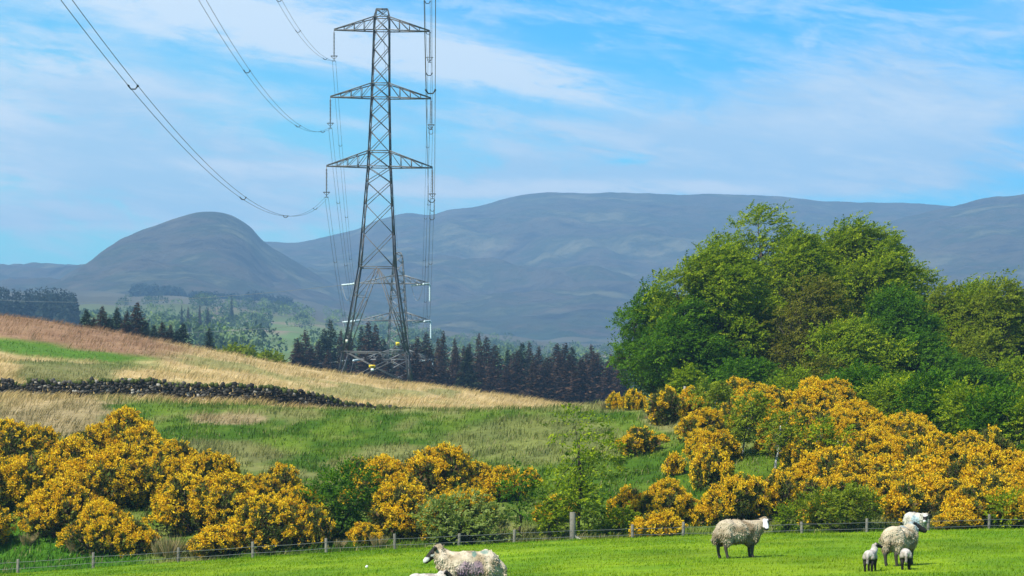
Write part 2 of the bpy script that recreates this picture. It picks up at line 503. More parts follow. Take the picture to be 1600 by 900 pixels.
def crown_leaves(lobes, per_area, leaf, spray_len, leaves_per, cols, wind=.35, droop=-.15, shell=(.78, 1.08)):
    """lobes: (center, (rx,ry,rz)); leaf sprays through each lobe's outer volume"""
    out, oc = [], []
    cols = np.asarray(cols, float)
    for (c, r) in lobes:
        c = np.asarray(c, float); r = np.asarray(r, float)
        ns = int(per_area * 4 * math.pi * (r.prod()) ** (2 / 3))
        d = rand_dirs(ns, .25)
        rad = rng.uniform(shell[0] ** 2, shell[1] ** 2, ns) ** .5
        rad = rad * (1 + .42 * rng.uniform(0, 1, ns) * (rng.uniform(0, 1, ns) < .25))
        p = c + d * r * rad[:, None]
        ax = unit(d * np.array([1, 1, .6]) + np.array([wind * 1.4, 0, droop + .12]) + rng.normal(0, .25, (ns, 3)))
        nr = unit(np.array([0, 0, 1.]) + d * .5 + rng.normal(0, .25, (ns, 3)))
        sd = unit(np.cross(ax, nr))
        k = leaves_per
        t = rng.uniform(0, 1, (ns, k)); w = rng.normal(0, .24, (ns, k)) * (1.15 - t)
        sl = spray_len * rng.uniform(.6, 1.4, (ns, 1))
        lp = p[:, None] + ax[:, None] * (t * sl)[..., None] + sd[:, None] * (w * sl)[..., None] + rng.normal(0, .05 * spray_len, (ns, k, 3))
        ld = ax[:, None] + sd[:, None] * np.sign(w)[..., None] * .7 + rng.normal(0, .35, (ns, k, 3))
        ln = nr[:, None] + rng.normal(0, .4, (ns, k, 3))
        L = leaf * rng.uniform(.65, 1.3, ns * k)
        out.append(leaf_quads(lp.reshape(-1, 3), ld.reshape(-1, 3), ln.reshape(-1, 3), L, L * .62))
        mixv = np.clip(rng.beta(1.6, 1.6, (ns, 1)) + rng.normal(0, .15, (ns, k)), 0, 1) * (len(cols) - 1)
        i0 = np.clip(mixv.astype(int), 0, len(cols) - 2); f = (mixv - i0)[..., None]
        cc = cols[i0] * (1 - f) + cols[i0 + 1] * f
        oc.append(cc.reshape(-1, 3))
    return np.concatenate(out), np.concatenate(oc)


def branch_path(a, b, n=6, bend=.12, sag=.1):
    a = np.asarray(a, float); b = np.asarray(b, float); t = np.linspace(0, 1, n)[:, None]
    Ld = np.linalg.norm(b - a)
    p = a + (b - a) * t + rng.normal(0, bend * Ld / n, (n, 3)) * np.sin(t * math.pi)
    p[:, 2] += (np.sin(t * math.pi) * sag * Ld)[:, 0] * -1 * .5
    return p


def broad_tree(base, h, rx, cols, name='broadleaf_tree', lobes_n=32, per_area=9.5, leaf=.155, bark=(.09, .075, .055), crown0=.06, wind=.6, shape=1.0, leaves_per=26, ry=None, lobe_r=.31, twigs=3, spray=.75):
    t = empty(name, base)
    ry = ry or rx * .85
    lobes = []
    for k in range(lobes_n):
        for _ in range(40):
            d = rand_dirs(1, 0)[0] * rng.uniform(.35, .82) ** .5
            if d[2] > -.75: break
        zc = h * (crown0 + (1 - crown0) * (.5 + .5 * d[2] * .9))
        wz = math.sqrt(max(.3, 1 - abs((zc / h - .42)) ** 2.0 * 1.9)) if shape else 1
        lobes.append((np.array([d[0] * rx * wz, d[1] * ry * wz, zc]), np.array([rx, ry, h * .36]) * lobe_r * rng.uniform(.65, 1.1) * np.array([1.1, 1, .85])))
    lobes.append((np.array([0, 0, h * .85]), np.array([rx * .4, ry * .4, h * .15])))
    Vq, cc = crown_leaves(lobes, per_area, leaf, spray, leaves_per, cols, wind)
    Vq[:, :, 2] = np.maximum(Vq[:, :, 2], .1)
    link('crown', leaf_mesh('crown', Vq, cc, M_leaf), t)
    mb = MB(); r0 = h * .026
    tp = branch_path((0, 0, -.3), (rng.normal(0, .03) * h, 0, h * .62), 8, .1, 0)
    mb.tube(tp, np.linspace(r0 * 1.25, r0 * .4, 8), 8, bark)
    for (c, r) in lobes:
        k = rng.integers(2, 7); a = tp[k]
        bp = branch_path(a, c, 6, .25, .15)
        mb.tube(bp, np.linspace(r0 * .45, r0 * .1, 6), 5, bark)
        for _ in range(twigs):
            e = c + rand_dirs(1, .3)[0] * r * .95
            mb.tube(branch_path(bp[rng.integers(3, 6)], e, 4, .3, 0), np.linspace(r0 * .14, r0 * .04, 4), 4, bark)
    mb.build('trunk', M_bark, t, True)
    return t


GR_DARK = [(.03, .085, .004), (.07, .165, .006), (.14, .26, .010)]
GR_MID = [(.07, .125, .004), (.19, .27, .007), (.36, .42, .015)]
GR_YEL = [(.10, .145, .008), (.19, .24, .013), (.29, .33, .025)]
GR_OLV = [(.085, .10, .009), (.16, .165, .014), (.23, .215, .03)]
GR_PALE = [(.14, .19, .035), (.21, .27, .06), (.29, .34, .10)]

trees = [  # px, Y, top py, half width px, palette, label
    (1022, 196, 448, 72, GR_DARK, 'dark green sycamore at the left end of the tree clump', {}),
    (1118, 192, 384, 100, GR_MID, 'bright green broad tree in the clump behind the sycamore', {}),
    (1188, 208, 326, 108, GR_MID, 'tallest tree of the clump, with a windswept fresh green top', {'per_area': 8}),
    (1338, 210, 347, 116, GR_MID, 'second tallest clump tree, windswept top leaning right', {}),
    (1388, 206, 378, 60, GR_MID, 'fresh green tree on the steep right shoulder of the clump', {}),
    (1250, 204, 362, 70, GR_MID, 'green tree filling the saddle between the two tallest ones', {}),
    (1262, 190, 430, 76, GR_OLV, 'olive brown half-leafed oak in the middle of the clump', {'per_area': 5, 'twigs': 7}),
    (1392, 192, 452, 78, GR_DARK, 'dark green tree low on the right shoulder of the clump', {}),
    (1478, 200, 444, 72, GR_YEL, 'light green tree right of the clump, above the gorse slope', {'per_area': 7}),
    (1562, 196, 438, 82, GR_YEL, 'yellow green tree at the right edge, above the gorse', {'per_area': 7}),
    (1660, 198, 430, 85, GR_YEL, 'yellow green tree cut off by the right edge of the photo', {'per_area': 7}),
    (1075, 190, 470, 80, GR_DARK, 'dark leafy tree low in the clump between sycamore and bright tree', {'crown0': .03}),
    (1330, 186, 500, 80, GR_MID, 'rounded green tree low in front of the second tallest clump tree', {'crown0': .02}),
    (1440, 187, 520, 70, GR_DARK, 'dark green tree filling the gap right of the clump', {'crown0': .02}),
    (1590, 186, 560, 75, GR_MID, 'low green tree in front of the yellow green trees, right edge', {'crown0': .02}),
    (1522, 199, 441, 80, GR_MID, 'fresh green tree between the two yellow green trees', {}),
    (1500, 184, 560, 62, GR_DARK, 'low dark green tree between gorse slope and yellow green trees', {}),
]
for px, Y, top, hw, pal, lab, kw in trees:
    b = ground(px, Y); h = (YH - top) / F * Y - b.z
    t = broad_tree(b - Vector((0, 0, .2)), h, hw / F * Y, pal, **kw)
    tag(t, lab, 'tree', 'broadleaf trees beside the gorse slope')


def shrub(px, py, w, h, pal, label, name='green_shrub', group=None, dens=14, leaf=.13, wind=.15, Y=None, lobes_n=7, bark=(.07, .06, .045), spray=.4, wire=None, cat='shrub'):
    b = ground(px, Y) if Y else hit(px, py)
    sc = b.y / F
    t = empty(name, b - Vector((0, 0, .08)))
    rx = w * sc / 2; hh = h * sc
    lobes = []
    for k in range(lobes_n):
        d = rand_dirs(1, .5)[0]
        lobes.append((np.array([d[0] * rx * .62, d[1] * rx * .6, hh * (.45 + .32 * d[2])]), np.array([rx * .5, rx * .45, hh * .34]) * rng.uniform(.7, 1.1)))
    Vq, cc = crown_leaves(lobes, dens, leaf, spray, 14, pal, wind)
    Vq[:, :, 2] = np.maximum(Vq[:, :, 2], .05)
    link('foliage', leaf_mesh('foliage', Vq, cc, M_leaf), t)
    mb = MB()
    for (c, r) in lobes:
        mb.tube(branch_path((rng.normal(0, .1), rng.normal(0, .1), 0), c + r * rng.normal(0, .4, 3), 5, .3, 0), np.linspace(.045, .012, 5), 5, bark)
    mb.build('stem', M_bark, t, True)
    return tag(t, label, cat, group)


SG = 'green shrubs on the bank'
shrub(522, 842, 140, 112, GR_DARK, 'dark green hawthorn bush between the two gorse thickets', group=SG, dens=12)
shrub(735, 852, 150, 76, GR_PALE, 'pale sage green willow bush just behind the standing ewe', group=SG, dens=11, leaf=.15)
shrub(1312, 832, 115, 72, GR_YEL, 'yellow green willow bush behind fence left of the far ewe', group=SG)
shrub(1582, 826, 70, 52, GR_MID, 'green bush at the foot of the gorse, right edge', group=SG)
shrub(1226, 836, 30, 40, GR_MID, 'small bright green shoot just right of the sheep face', group=SG, dens=20)
shrub(1075, 612, 46, 54, GR_MID, 'small pointed bright green bush below the dark sycamore', group=SG, dens=14, Y=172)
shrub(1253, 668, 44, 56, GR_DARK, 'dark green bush poking out of the upper gorse slope', group=SG)
shrub(1240, 612, 70, 46, GR_MID, 'green bush on top of the slope under the olive oak', group=SG, Y=180)
shrub(1305, 626, 60, 40, GR_DARK, 'green bush on the crest, right of the olive oak trunk', group=SG, Y=180)
shrub(1402, 650, 60, 48, GR_MID, 'leafy bush at the gorse edge under the dark tree', group=SG, Y=178)
shrub(1450, 664, 56, 44, GR_DARK, 'dark bush at gorse edge left of the low dark tree', group=SG, Y=178)
shrub(1545, 692, 60, 44, GR_MID, 'leafy bush at gorse edge under the yellow green tree', group=SG, Y=176)
shrub(1596, 712, 60, 46, GR_DARK, 'dark leafy bush at the gorse edge on the right margin', group=SG, Y=176)
for (px, w_, h_, pal_, lab_) in [(1345, 100, 60, GR_DARK, 'wide dark undergrowth bush behind the gorse, below the rounded green tree'), (1405, 110, 70, GR_MID, 'wide leafy undergrowth bush behind the gorse, right of the clump'),
        (1455, 110, 84, GR_DARK, 'wide dark undergrowth bush behind the gorse, left of the yellow trees'), (1510, 110, 90, GR_MID, 'wide leafy undergrowth bush behind gorse, under the yellow green trees'),
        (1560, 110, 96, GR_DARK, 'wide dark undergrowth bush behind the gorse near the right edge'), (1612, 110, 100, GR_MID, 'wide leafy undergrowth bush on the right edge behind the gorse'), (1670, 120, 100, GR_DARK, 'wide dark undergrowth bush beyond the right edge')]:
    shrub(px, np.interp(px, [1300, 1360, 1420, 1480, 1540, 1600, 1680], [612, 640, 662, 682, 702, 716, 740]) + 6, w_, h_, pal_, lab_, group=SG, dens=10, leaf=.15, lobes_n=10)
shrub(1165, 640, 120, 60, GR_DARK, 'wide dark undergrowth bush at the trunk of the bright tree', group=SG, Y=184, dens=9, leaf=.17)
shrub(1290, 640, 130, 62, GR_OLV, 'olive undergrowth bush at the foot of the half-leafed oak', group=SG, Y=184, dens=9, leaf=.17)
shrub(1425, 748, 26, 46, GR_DARK, 'slim dark green bush in the middle of the gorse slope', group=SG)
shrub(1492, 778, 30, 40, GR_MID, 'slim green bush low in the gorse above the far ewe', group=SG)
shrub(960, 838, 70, 36, GR_MID, 'low leafy scrub behind the fence left of the round gorse', group=SG)
shrub(862, 842, 60, 50, GR_MID, 'low leafy scrub at the foot of the airy hawthorn', group=SG)
shrub(372, 560, 55, 24, GR_YEL, 'light green bush behind the moor, right of lone spruce', group=SG, Y=345, leaf=.35, dens=5, spray=.8)
shrub(416, 568, 50, 20, GR_YEL, 'yellow green bush behind the moor, left of the spruce belt', group=SG, Y=350, leaf=.35, dens=5, spray=.8)


# airy hawthorns and pale-stemmed saplings
def airy(px, py, w, h, pal, label, name, trunk_r, bark, lean=0, crown0=.3, dens=7, lobes_n=9, group=None, leaf=.14, Y=None):
    b = ground(px, Y) if Y else hit(px, py)
    sc = b.y / F; rx = w * sc / 2; hh = h * sc
    t = empty(name, b - Vector((0, 0, .1)))
    lobes = []
    for k in range(lobes_n):
        d = rand_dirs(1, .1)[0]
        zz = hh * (crown0 + (1 - crown0) * (.48 + .42 * d[2])); ww = rx * (1.05 - .5 * max(0, zz / hh - .5))
        lobes.append((np.array([lean * zz + d[0] * ww * .68, d[1] * ww * .6, zz]), np.array([rx * .38, rx * .36, hh * .13]) * rng.uniform(.7, 1.15)))
    Vq, cc = crown_leaves(lobes, dens, leaf, .45, 12, pal, .3)
    link('crown', leaf_mesh('crown', Vq, cc, M_leaf), t)
    mb = MB()
    tp = branch_path((0, 0, -.1), (lean * hh * .8, 0, hh * .8), 7, .12, 0)
    mb.tube(tp, np.linspace(trunk_r, trunk_r * .35, 7), 6, bark)
    for (c, r) in lobes:
        mb.tube(branch_path(tp[rng.integers(3, 6)], c + r * rng.normal(0, .3, 3), 5, .3, .1), np.linspace(trunk_r * .3, .01, 5), 4, np.array(bark) * .4)
    mb.build('trunk', M_bark, t, True)
    return tag(t, label, 'tree', group)


airy(905, 838, 130, 195, GR_MID, 'airy hawthorn with crooked dark trunk beside the thick fence post', 'hawthorn_tree', .08, (.05, .04, .03), dens=6, lobes_n=20, crown0=.12)
airy(812, 842, 70, 110, GR_DARK, 'small dark hawthorn with thin trunk right of the pale willow', 'hawthorn_tree', .07, (.05, .04, .03), dens=7, lobes_n=9, crown0=.2)
SAP = 'pale stemmed saplings on the gorse slope'
PALE = (.42, .40, .36)
airy(1110, 660, 70, 66, GR_YEL, 'leaning sapling with pale stem at top of the gorse slope', 'sapling_tree', .07, PALE, .25, .35, 15, 11, SAP)
airy(1158, 716, 60, 96, GR_YEL, 'feathery green sapling leaning right above the round gorse', 'sapling_tree', .08, PALE, .22, .3, 15, 14, SAP)
airy(1210, 742, 62, 100, GR_YEL, 'sapling with the most conspicuous pale leaning stem', 'sapling_tree', .085, PALE, .12, .42, 14, 12, SAP)
airy(1272, 748, 50, 90, GR_MID, 'sapling with thin pale stem in mid gorse slope', 'sapling_tree', .06, PALE, .08, .45, 12, 9, SAP)
airy(1306, 750, 44, 80, GR_MID, 'rightmost pale stemmed sapling in the gorse slope', 'sapling_tree', .055, PALE, .05, .45, 8, 6, SAP)

# ------------------------------------------------------------------ gorse
G_FOL = np.array([(.05, .07, .010), (.085, .115, .014), (.13, .155, .022)])
G_FLW = np.array([(.72, .40, .006), (.90, .59, .008), (.95, .69, .02)])


def gorse_variant(R, H, flower=.85, seed=0):
    nl = max(6, int(12 + R * 9))
    C, RR = [], []
    for k in range(nl):
        d = rand_dirs(1, .3)[0]; d[2] = abs(d[2]) if rng.uniform() < .8 else d[2] * .3
        f = rng.uniform(.4, .92)
        C.append(np.array([d[0] * R * f, d[1] * R * f, H * (.26 + .50 * d[2] * rng.uniform(.8, 1.15))])); RR.append(rng.uniform(.18, .36) * R + .1)
    C = np.array(C); RR = np.array(RR)
    hp, hd = [], []
    for c, r in zip(C, RR):                       # flower heads: knots of sprigs standing off each lobe
        ns = int(4 * math.pi * r * r / (.255 ** 2))
        d = rand_dirs(ns, .25); p = c + d * r * np.array([1, 1, .95]) * rng.uniform(.8, 1.22, (ns, 1))
        dist = np.linalg.norm(p[:, None] - C[None], axis=-1) - RR[None]
        ok = (dist.min(1) > -.12) & (p[:, 2] > .06)
        hp.append(p[ok]); hd.append(unit(d[ok] + np.array([0, 0, .5])))
    hp = np.concatenate(hp); hd = np.concatenate(hd); nh = len(hp); ks = 6
    d = unit(hd[:, None] + rng.normal(0, .55, (nh, ks, 3))).reshape(-1, 3)
    p = np.repeat(hp, ks, 0) + rng.normal(0, .02, (nh * ks, 3)); ns = len(p)
    clump = fbm(hp[:, 0] * 1.5 + seed, hp[:, 1] * 1.5 + hp[:, 2] * 1.3, seed, 3)
    hh = rng.uniform(0, 1, nh) < flower * sstep(.34, .48, clump) * (.3 + .7 * sstep(.05, .45, hp[:, 2] / H))
    has = np.repeat(hh, ks) & (rng.uniform(0, 1, ns) < .92)
    htone = np.repeat(rng.beta(2, 1.6, nh), ks)[has]
    Ls = rng.uniform(.10, .20, ns)
    pf, df, lf = p[has], d[has], Ls[has]; k = 9
    t = rng.uniform(.3, 1.1, (len(pf), k)); rr = rng.uniform(.015, .055, (len(pf), k))
    off = rand_dirs(len(pf) * k).reshape(-1, k, 3)
    fp = pf[:, None] + df[:, None] * (t * lf[:, None])[..., None] + off * rr[..., None]
    fd = off + df[:, None] * .7 + rng.normal(0, .3, off.shape)
    L = rng.uniform(.05, .09, len(pf) * k)
    Vf = leaf_quads(fp.reshape(-1, 3), fd.reshape(-1, 3), rand_dirs(len(L)), L, L * .9)
    tn = np.clip(htone[:, None] + rng.normal(0, .2, (len(pf), k)), 0, 1).ravel() * 1.999
    i0 = tn.astype(int); f = (tn - i0)[:, None]
    cf = G_FLW[i0] * (1 - f) + G_FLW[np.minimum(i0 + 1, 2)] * f
    # spines
    k = 4
    t = rng.uniform(-.6, .85, (ns, k)); off = rand_dirs(ns * k).reshape(-1, k, 3)
    sp = p[:, None] + d[:, None] * (t * Ls[:, None])[..., None]
    sd = off * .8 + d[:, None]
    Lq = rng.uniform(.07, .15, ns * k)
    Vs = leaf_quads(sp.reshape(-1, 3), sd.reshape(-1, 3), rand_dirs(ns * k), Lq, Lq * .28)
    # inner dead and shaded spines
    ni = int(260 * R * R * 4)
    li = rng.integers(0, nl, ni); di = rand_dirs(ni)
    pi = C[li] + di * (RR[li] * rng.uniform(.55, .92, ni))[:, None]; pi[:, 2] = np.maximum(pi[:, 2], .02)
    Li = rng.uniform(.12, .3, ni)
    Vi = leaf_quads(pi, di + rng.normal(0, .5, (ni, 3)) + np.array([0, 0, .4]), rand_dirs(ni), Li, Li * .5)
    Vs = np.concatenate([Vs, Vi]); r = rng.uniform(0, 1.999, len(Vs)); i0 = r.astype(int); f = (r - i0)[:, None]
    cs = G_FOL[i0] * (1 - f) + G_FOL[np.minimum(i0 + 1, 2)] * f
    br = rng.uniform(0, 1, len(Vs)) < .25
    cs[br] = (.12, .075, .03)
    mb = MB()
    for c in C:
        mb.tube(branch_path((rng.normal(0, .12 * R), rng.normal(0, .12 * R), -.1), c, 5, .3, 0), np.linspace(.05, .02, 5), 5, (.10, .075, .05))
    return leaf_mesh('blossom', Vf, cf, M_petal), leaf_mesh('foliage', Vs, cs, M_needle), mb.mesh('stem', M_bark, True)


GV = {'s': [gorse_variant(.55, .75, .95, 1), gorse_variant(.6, .7, .85, 2)],
      'm': [gorse_variant(1.05, 1.45, .95, 3), gorse_variant(1.1, 1.3, .9, 4), gorse_variant(1.0, 1.6, .6, 5)],
      'l': [gorse_variant(1.75, 2.3, .95, 6), gorse_variant(1.8, 2.0, .9, 7), gorse_variant(1.7, 2.5, .92, 8), gorse_variant(1.75, 2.2, .6, 9)]}
GR = {'s': (.57, .75), 'm': (1.06, 1.5), 'l': (1.76, 2.4)}


def gorse(px, py, w, h, label, group, dull=False):
    b = hit(px, py, 118); sc = b.y / F
    r = w * 1.12 * sc / 2
    k = 's' if r < .8 else ('m' if r < 1.42 else 'l')
    vs = GV[k]
    v = vs[-1] if (dull and k != 's') else vs[rng.integers(0, len(vs) - (1 if k != 's' else 0))]
    t = empty('gorse_bush', b - Vector((0, 0, .05)))
    f = r / (GR[k][0] * 1.08); fz = h * sc / (GR[k][1] * 1.02)
    t.scale = (f, f, min(max(fz, f * .7), f * 1.5)); t.rotation_euler = (0, 0, rng.uniform(0, 6.28))
    link('blossom', v[0], t); link('foliage', v[1], t); link('stem', v[2], t)
    return tag(t, label, 'gorse bush', group)


sets = {
 'left': ('golden gorse bush in the big left thicket, {} from the left', 'gorse bushes of the left thicket', [
    (-60, 790, 130, 110), (-40, 860, 110, 80), (14, 748, 120, 90), (52, 738, 90, 72), (60, 800, 130, 100), (2, 800, 100, 90), (112, 780, 120, 95), (100, 836, 120, 85), (158, 866, 110, 78), (206, 868, 70, 54),
    (192, 726, 100, 86), (150, 728, 90, 64), (228, 706, 44, 50), (182, 795, 120, 95), (258, 792, 110, 90), (276, 752, 90, 64), (328, 776, 86, 80), (300, 832, 120, 90), (225, 745, 90, 70),
    (352, 832, 110, 90), (404, 800, 80, 66), (412, 862, 115, 84), (462, 850, 100, 88), (492, 856, 56, 64), (342, 868, 84, 50), (436, 792, 64, 58), (140, 800, 100, 80)]),
 'mid': ('golden gorse bush in the middle thicket, {} from the left', 'gorse bushes of the middle thicket', [
    (557, 752, 44, 34), (602, 800, 110, 84), (690, 790, 120, 92), (640, 842, 120, 84), (702, 846, 100, 74), (750, 784, 80, 62), (790, 784, 60, 58), (568, 852, 50, 38), (726, 830, 90, 80), (655, 770, 80, 58), (590, 772, 60, 46), (828, 764, 26, 26), (868, 815, 44, 34)]),
 'lone': (None, 'scattered gorse bushes', [
    (997, 712, 66, 42, 'round golden gorse bush alone on the green bank'), (1034, 694, 16, 12, 'tiny gorse sprig right of the round bank gorse'), (1053, 744, 30, 30, 'small gorse bush on the bank left of the brown gorse'),
    (962, 641, 22, 27, 'left one of two small gorse bushes on the crest'), (990, 641, 26, 30, 'right one of two small gorse bushes on the crest'),
    (984, 818, 64, 54, 'rounded gorse bush left of the larger pair above fence'), (1040, 822, 86, 72, 'large rounded gorse bush behind fence left of the sheep'), (1030, 842, 66, 46, 'bright low gorse bush touching the fence'), (1096, 822, 30, 28, 'little gorse bush between fence post and round gorse'), (1104, 800, 22, 20, 'topmost tiny gorse sprig beside the round gorse'),
    (1155, 818, 98, 86, 'round golden gorse bush right behind the sheep facing us'), (1214, 808, 62, 62, 'thin gorse bush beside the round one behind the sheep'), (1270, 796, 60, 44, 'small gorse above the yellow green willow'),
    (1498, 829, 70, 20, 'low bright gorse strip at field edge by the far ewe'), (1275, 822, 36, 34, 'small gorse left of the yellow green willow bush')]),
}
for key, (tmpl, grp, lst) in sets.items():
    if tmpl: lst = sorted(lst)
    for i, e in enumerate(lst):
        n_out = sum(q[0] < 0 for q in lst)
        if len(e) > 4: lab = e[4]
        elif e[0] < 0: lab = 'gorse bush cut off by the left edge, ' + ('upper' if e[1] < 820 else 'lower') + ' of two there'
        else: lab = tmpl.format(ordinal(i + 1 - n_out))
        gorse(*e[:4], lab, grp, dull=(e[:2] in [(404, 800), (436, 792), (1214, 808), (225, 745), (655, 770)]))
# the right slope: three bands
mass = [(1040, 662, 62, 54), (1082, 652, 60, 44), (1102, 696, 80, 56), (1112, 728, 84, 66), (1108, 764, 66, 72), (1150, 640, 64, 42), (1185, 664, 74, 56), (1142, 668, 50, 40)]
for row, py in enumerate(range(640, 830, 20)):
    for px in np.arange(1180, 1690, 50):
        x = px + rng.uniform(-16, 16) + (row % 2) * 26; y = py + rng.uniform(-8, 8)
        top = np.interp(x, [1150, 1220, 1270, 1300, 1360, 1420, 1480, 1540, 1600, 1680], [600, 597, 612, 610, 632, 652, 672, 692, 706, 730])
        low = np.interp(x, [1150, 1200, 1260, 1300, 1350, 1400, 1700], [690, 735, 748, 790, 812, 824, 826])
        if y - 52 < top - 8 or y > low: continue
        mass.append((x, y, rng.uniform(66, 96), rng.uniform(52, 70)))
bands = {'upper': [m for m in mass if m[1] < 700], 'middle': [m for m in mass if 700 <= m[1] < 765], 'lower': [m for m in mass if m[1] >= 765]}
for bn, lst in bands.items():
    for i, e in enumerate(sorted(lst)):
        gorse(*e, f'gorse bush in the {bn} band of the right slope, {ordinal(i + 1)} from left', 'gorse bushes of the right slope', dull=rng.uniform() < .1)

# ------------------------------------------------------------------ rush tussocks
def tussock_mesh(n=260, H=.75, R=.16):
    a = rng.uniform(0, 6.28, n); r = R * rng.uniform(0, 1, n) ** .5
    b = np.stack([r * np.cos(a), r * np.sin(a), np.zeros(n)], -1)
    d = unit(np.stack([np.cos(a) * rng.uniform(.1, .6, n) + .12, np.sin(a) * rng.uniform(.1, .6, n), np.ones(n)], -1))
    L = H * rng.uniform(.5, 1.1, n)
    V = leaf_quads(b, d, rand_dirs(n), L, np.full(n, .025))
    c = mixc(np.array([(.16, .17, .05)]), np.array([(.42, .31, .16)]), rng.uniform(0, 1, n))
    return leaf_mesh('rush_tussock', V, c, M_grass)


TM = [tussock_mesh(), tussock_mesh(300, .95, .2)]
for i, (px, py, s, lab) in enumerate([(42, 852, .9, 'tan rush tussock on the bright green bank, far left'), (117, 868, .8, 'rush tussock under the lowest left gorse bush'),
        (250, 872, 1.1, 'tall dead rushes between gorse bushes, left of the others'), (268, 872, 1.2, 'tall tan rushes by the third fence post'), (530, 858, .7, 'low rushes behind the fence left of the middle thicket'),
        (590, 856, .7, 'low rushes at the foot of the middle thicket'), (945, 640, .8, 'pale grass tussock on the crest left of small gorse'), (1022, 650, .9, 'pale straw tussock left of the upper right gorse'),
        (320, 868, .8, 'rush tussock behind fence in the left thicket')]):
    o = link('rush_tussock', TM[i % 2], None, hit(px, py, 116) - Vector((0, 0, .04))); o.scale = (s * 1.3, s * 1.3, s)
    tag(o, lab, 'rushes', 'rush tussocks')


# ------------------------------------------------------------------ conifers
def conifer_variant(h, R, cols, nw=44, seed=0, base0=.05):
    cols = np.asarray(cols, float)
    Vs, cs = [], []
    for k in range(nw):
        z = h * (base0 + (1 - base0) * (k / nw) ** .95)
        rr = R * (1 - (z / h) ** 1.25) ** .9 * rng.uniform(.75, 1.12) + .12
        nb = int(7 + 6 * rr / R)
        th = rng.uniform(0, 6.28, nb); r = rr * rng.uniform(.65, 1.15, nb)
        dirv = np.stack([np.cos(th), np.sin(th), rng.uniform(-.35, .05, nb)], -1)
        for j in range(4):
            f = .18 + .24 * j
            c = np.array([0, 0, z]) + dirv * (r * f)[:, None]; c[:, 2] += rng.uniform(-.5, .5, nb)
            for sgn in (-1, 0, 1):
                sd = np.stack([-np.sin(th), np.cos(th), np.zeros(nb)], -1) * sgn * .8
                L = (r * .28 + .22) * rng.uniform(.7, 1.2, nb)
                Vs.append(leaf_quads(c, dirv + sd + rng.normal(0, .18, (nb, 3)) + np.array([0, 0, -.12]), np.array([0, 0, 1.]) + rng.normal(0, .5, (nb, 3)), L, L * .45))
                q = rng.uniform(0, len(cols) - 1.001, nb); i0 = q.astype(int); g = (q - i0)[:, None]
                cs.append(cols[i0] * (1 - g) + cols[i0 + 1] * g)
    mb = MB(); mb.tube([(0, 0, -1), (0, 0, h * .5), (0, 0, h)], [h * .018, h * .011, .02], 6, (.06, .045, .035))
    return leaf_mesh('crown', np.concatenate(Vs), np.concatenate(cs), M_needle), mb.mesh('trunk', M_bark, True), h, R


C_GRN = [(.012, .022, .009), (.024, .036, .014), (.036, .046, .02)]
C_BRN = [(.028, .019, .009), (.064, .036, .018), (.105, .055, .03)]
CV = [conifer_variant(16, 3.3, C_GRN), conifer_variant(16, 2.9, C_BRN), conifer_variant(16, 3.4, C_BRN), conifer_variant(16, 2.6, C_GRN)]


def conifer(px, Y, top, wpx, v, label, group):
    b = ground(px, Y); h = ((YH - top) / F * Y - b.z) * 1.12
    cr, tr, hh, R = CV[v]
    t = empty('conifer_tree', b)
    f = (wpx / 2 / F * Y) / R
    t.scale = (f, f, h / hh); t.rotation_euler = (0, 0, rng.uniform(0, 6.28))
    link('crown', cr, t); link('trunk', tr, t)
    return tag(t, label, 'conifer', group)


row = [(135, 490, 24), (160, 486, 24), (183, 489, 24), (198, 494, 20), (214, 482, 30), (172, 502, 24), (228, 508, 22), (241, 514, 22), (254, 510, 22), (266, 514, 24), (286, 513, 26), (146, 502, 22), (276, 522, 22)]
for i, (px, top, w) in enumerate(sorted(row)):
    conifer(px, 430 + rng.uniform(-15, 15), top, w * 1.9, i % 4, f'dark conifer in the row behind the left moor, {ordinal(i + 1)} from left', 'conifers behind the left moor')
conifer(327, 420, 519, 32, 0, 'lone dark green spruce standing behind the moor crest', 'conifers behind the left moor')
belt = []
for x in np.arange(466, 975, 13.5):
    belt.append((x + rng.uniform(-4, 4), np.interp(x, [466, 480, 520, 560, 590, 640, 680, 700, 760, 790, 830, 880, 930, 980], [540, 530, 522, 530, 522, 546, 536, 534, 544, 540, 552, 550, 552, 556]) + rng.uniform(-9, 18), rng.uniform(40, 70), rng.uniform(560, 610)))
for x in np.arange(470, 990, 20):
    belt.append((x + rng.uniform(-6, 6), np.interp(x, [470, 600, 700, 800, 980], [552, 556, 560, 566, 572]) + rng.uniform(-10, 16), rng.uniform(44, 66), rng.uniform(500, 540)))
for i, (px, top, w, Y) in enumerate(sorted(belt)):
    conifer(px, Y, top, w, [1, 2, 1, 0, 2, 2][rng.integers(0, 6)], f'dark brownish spruce in the belt behind the pylon, {ordinal(i + 1)} from left', 'conifers in the belt behind the moor')


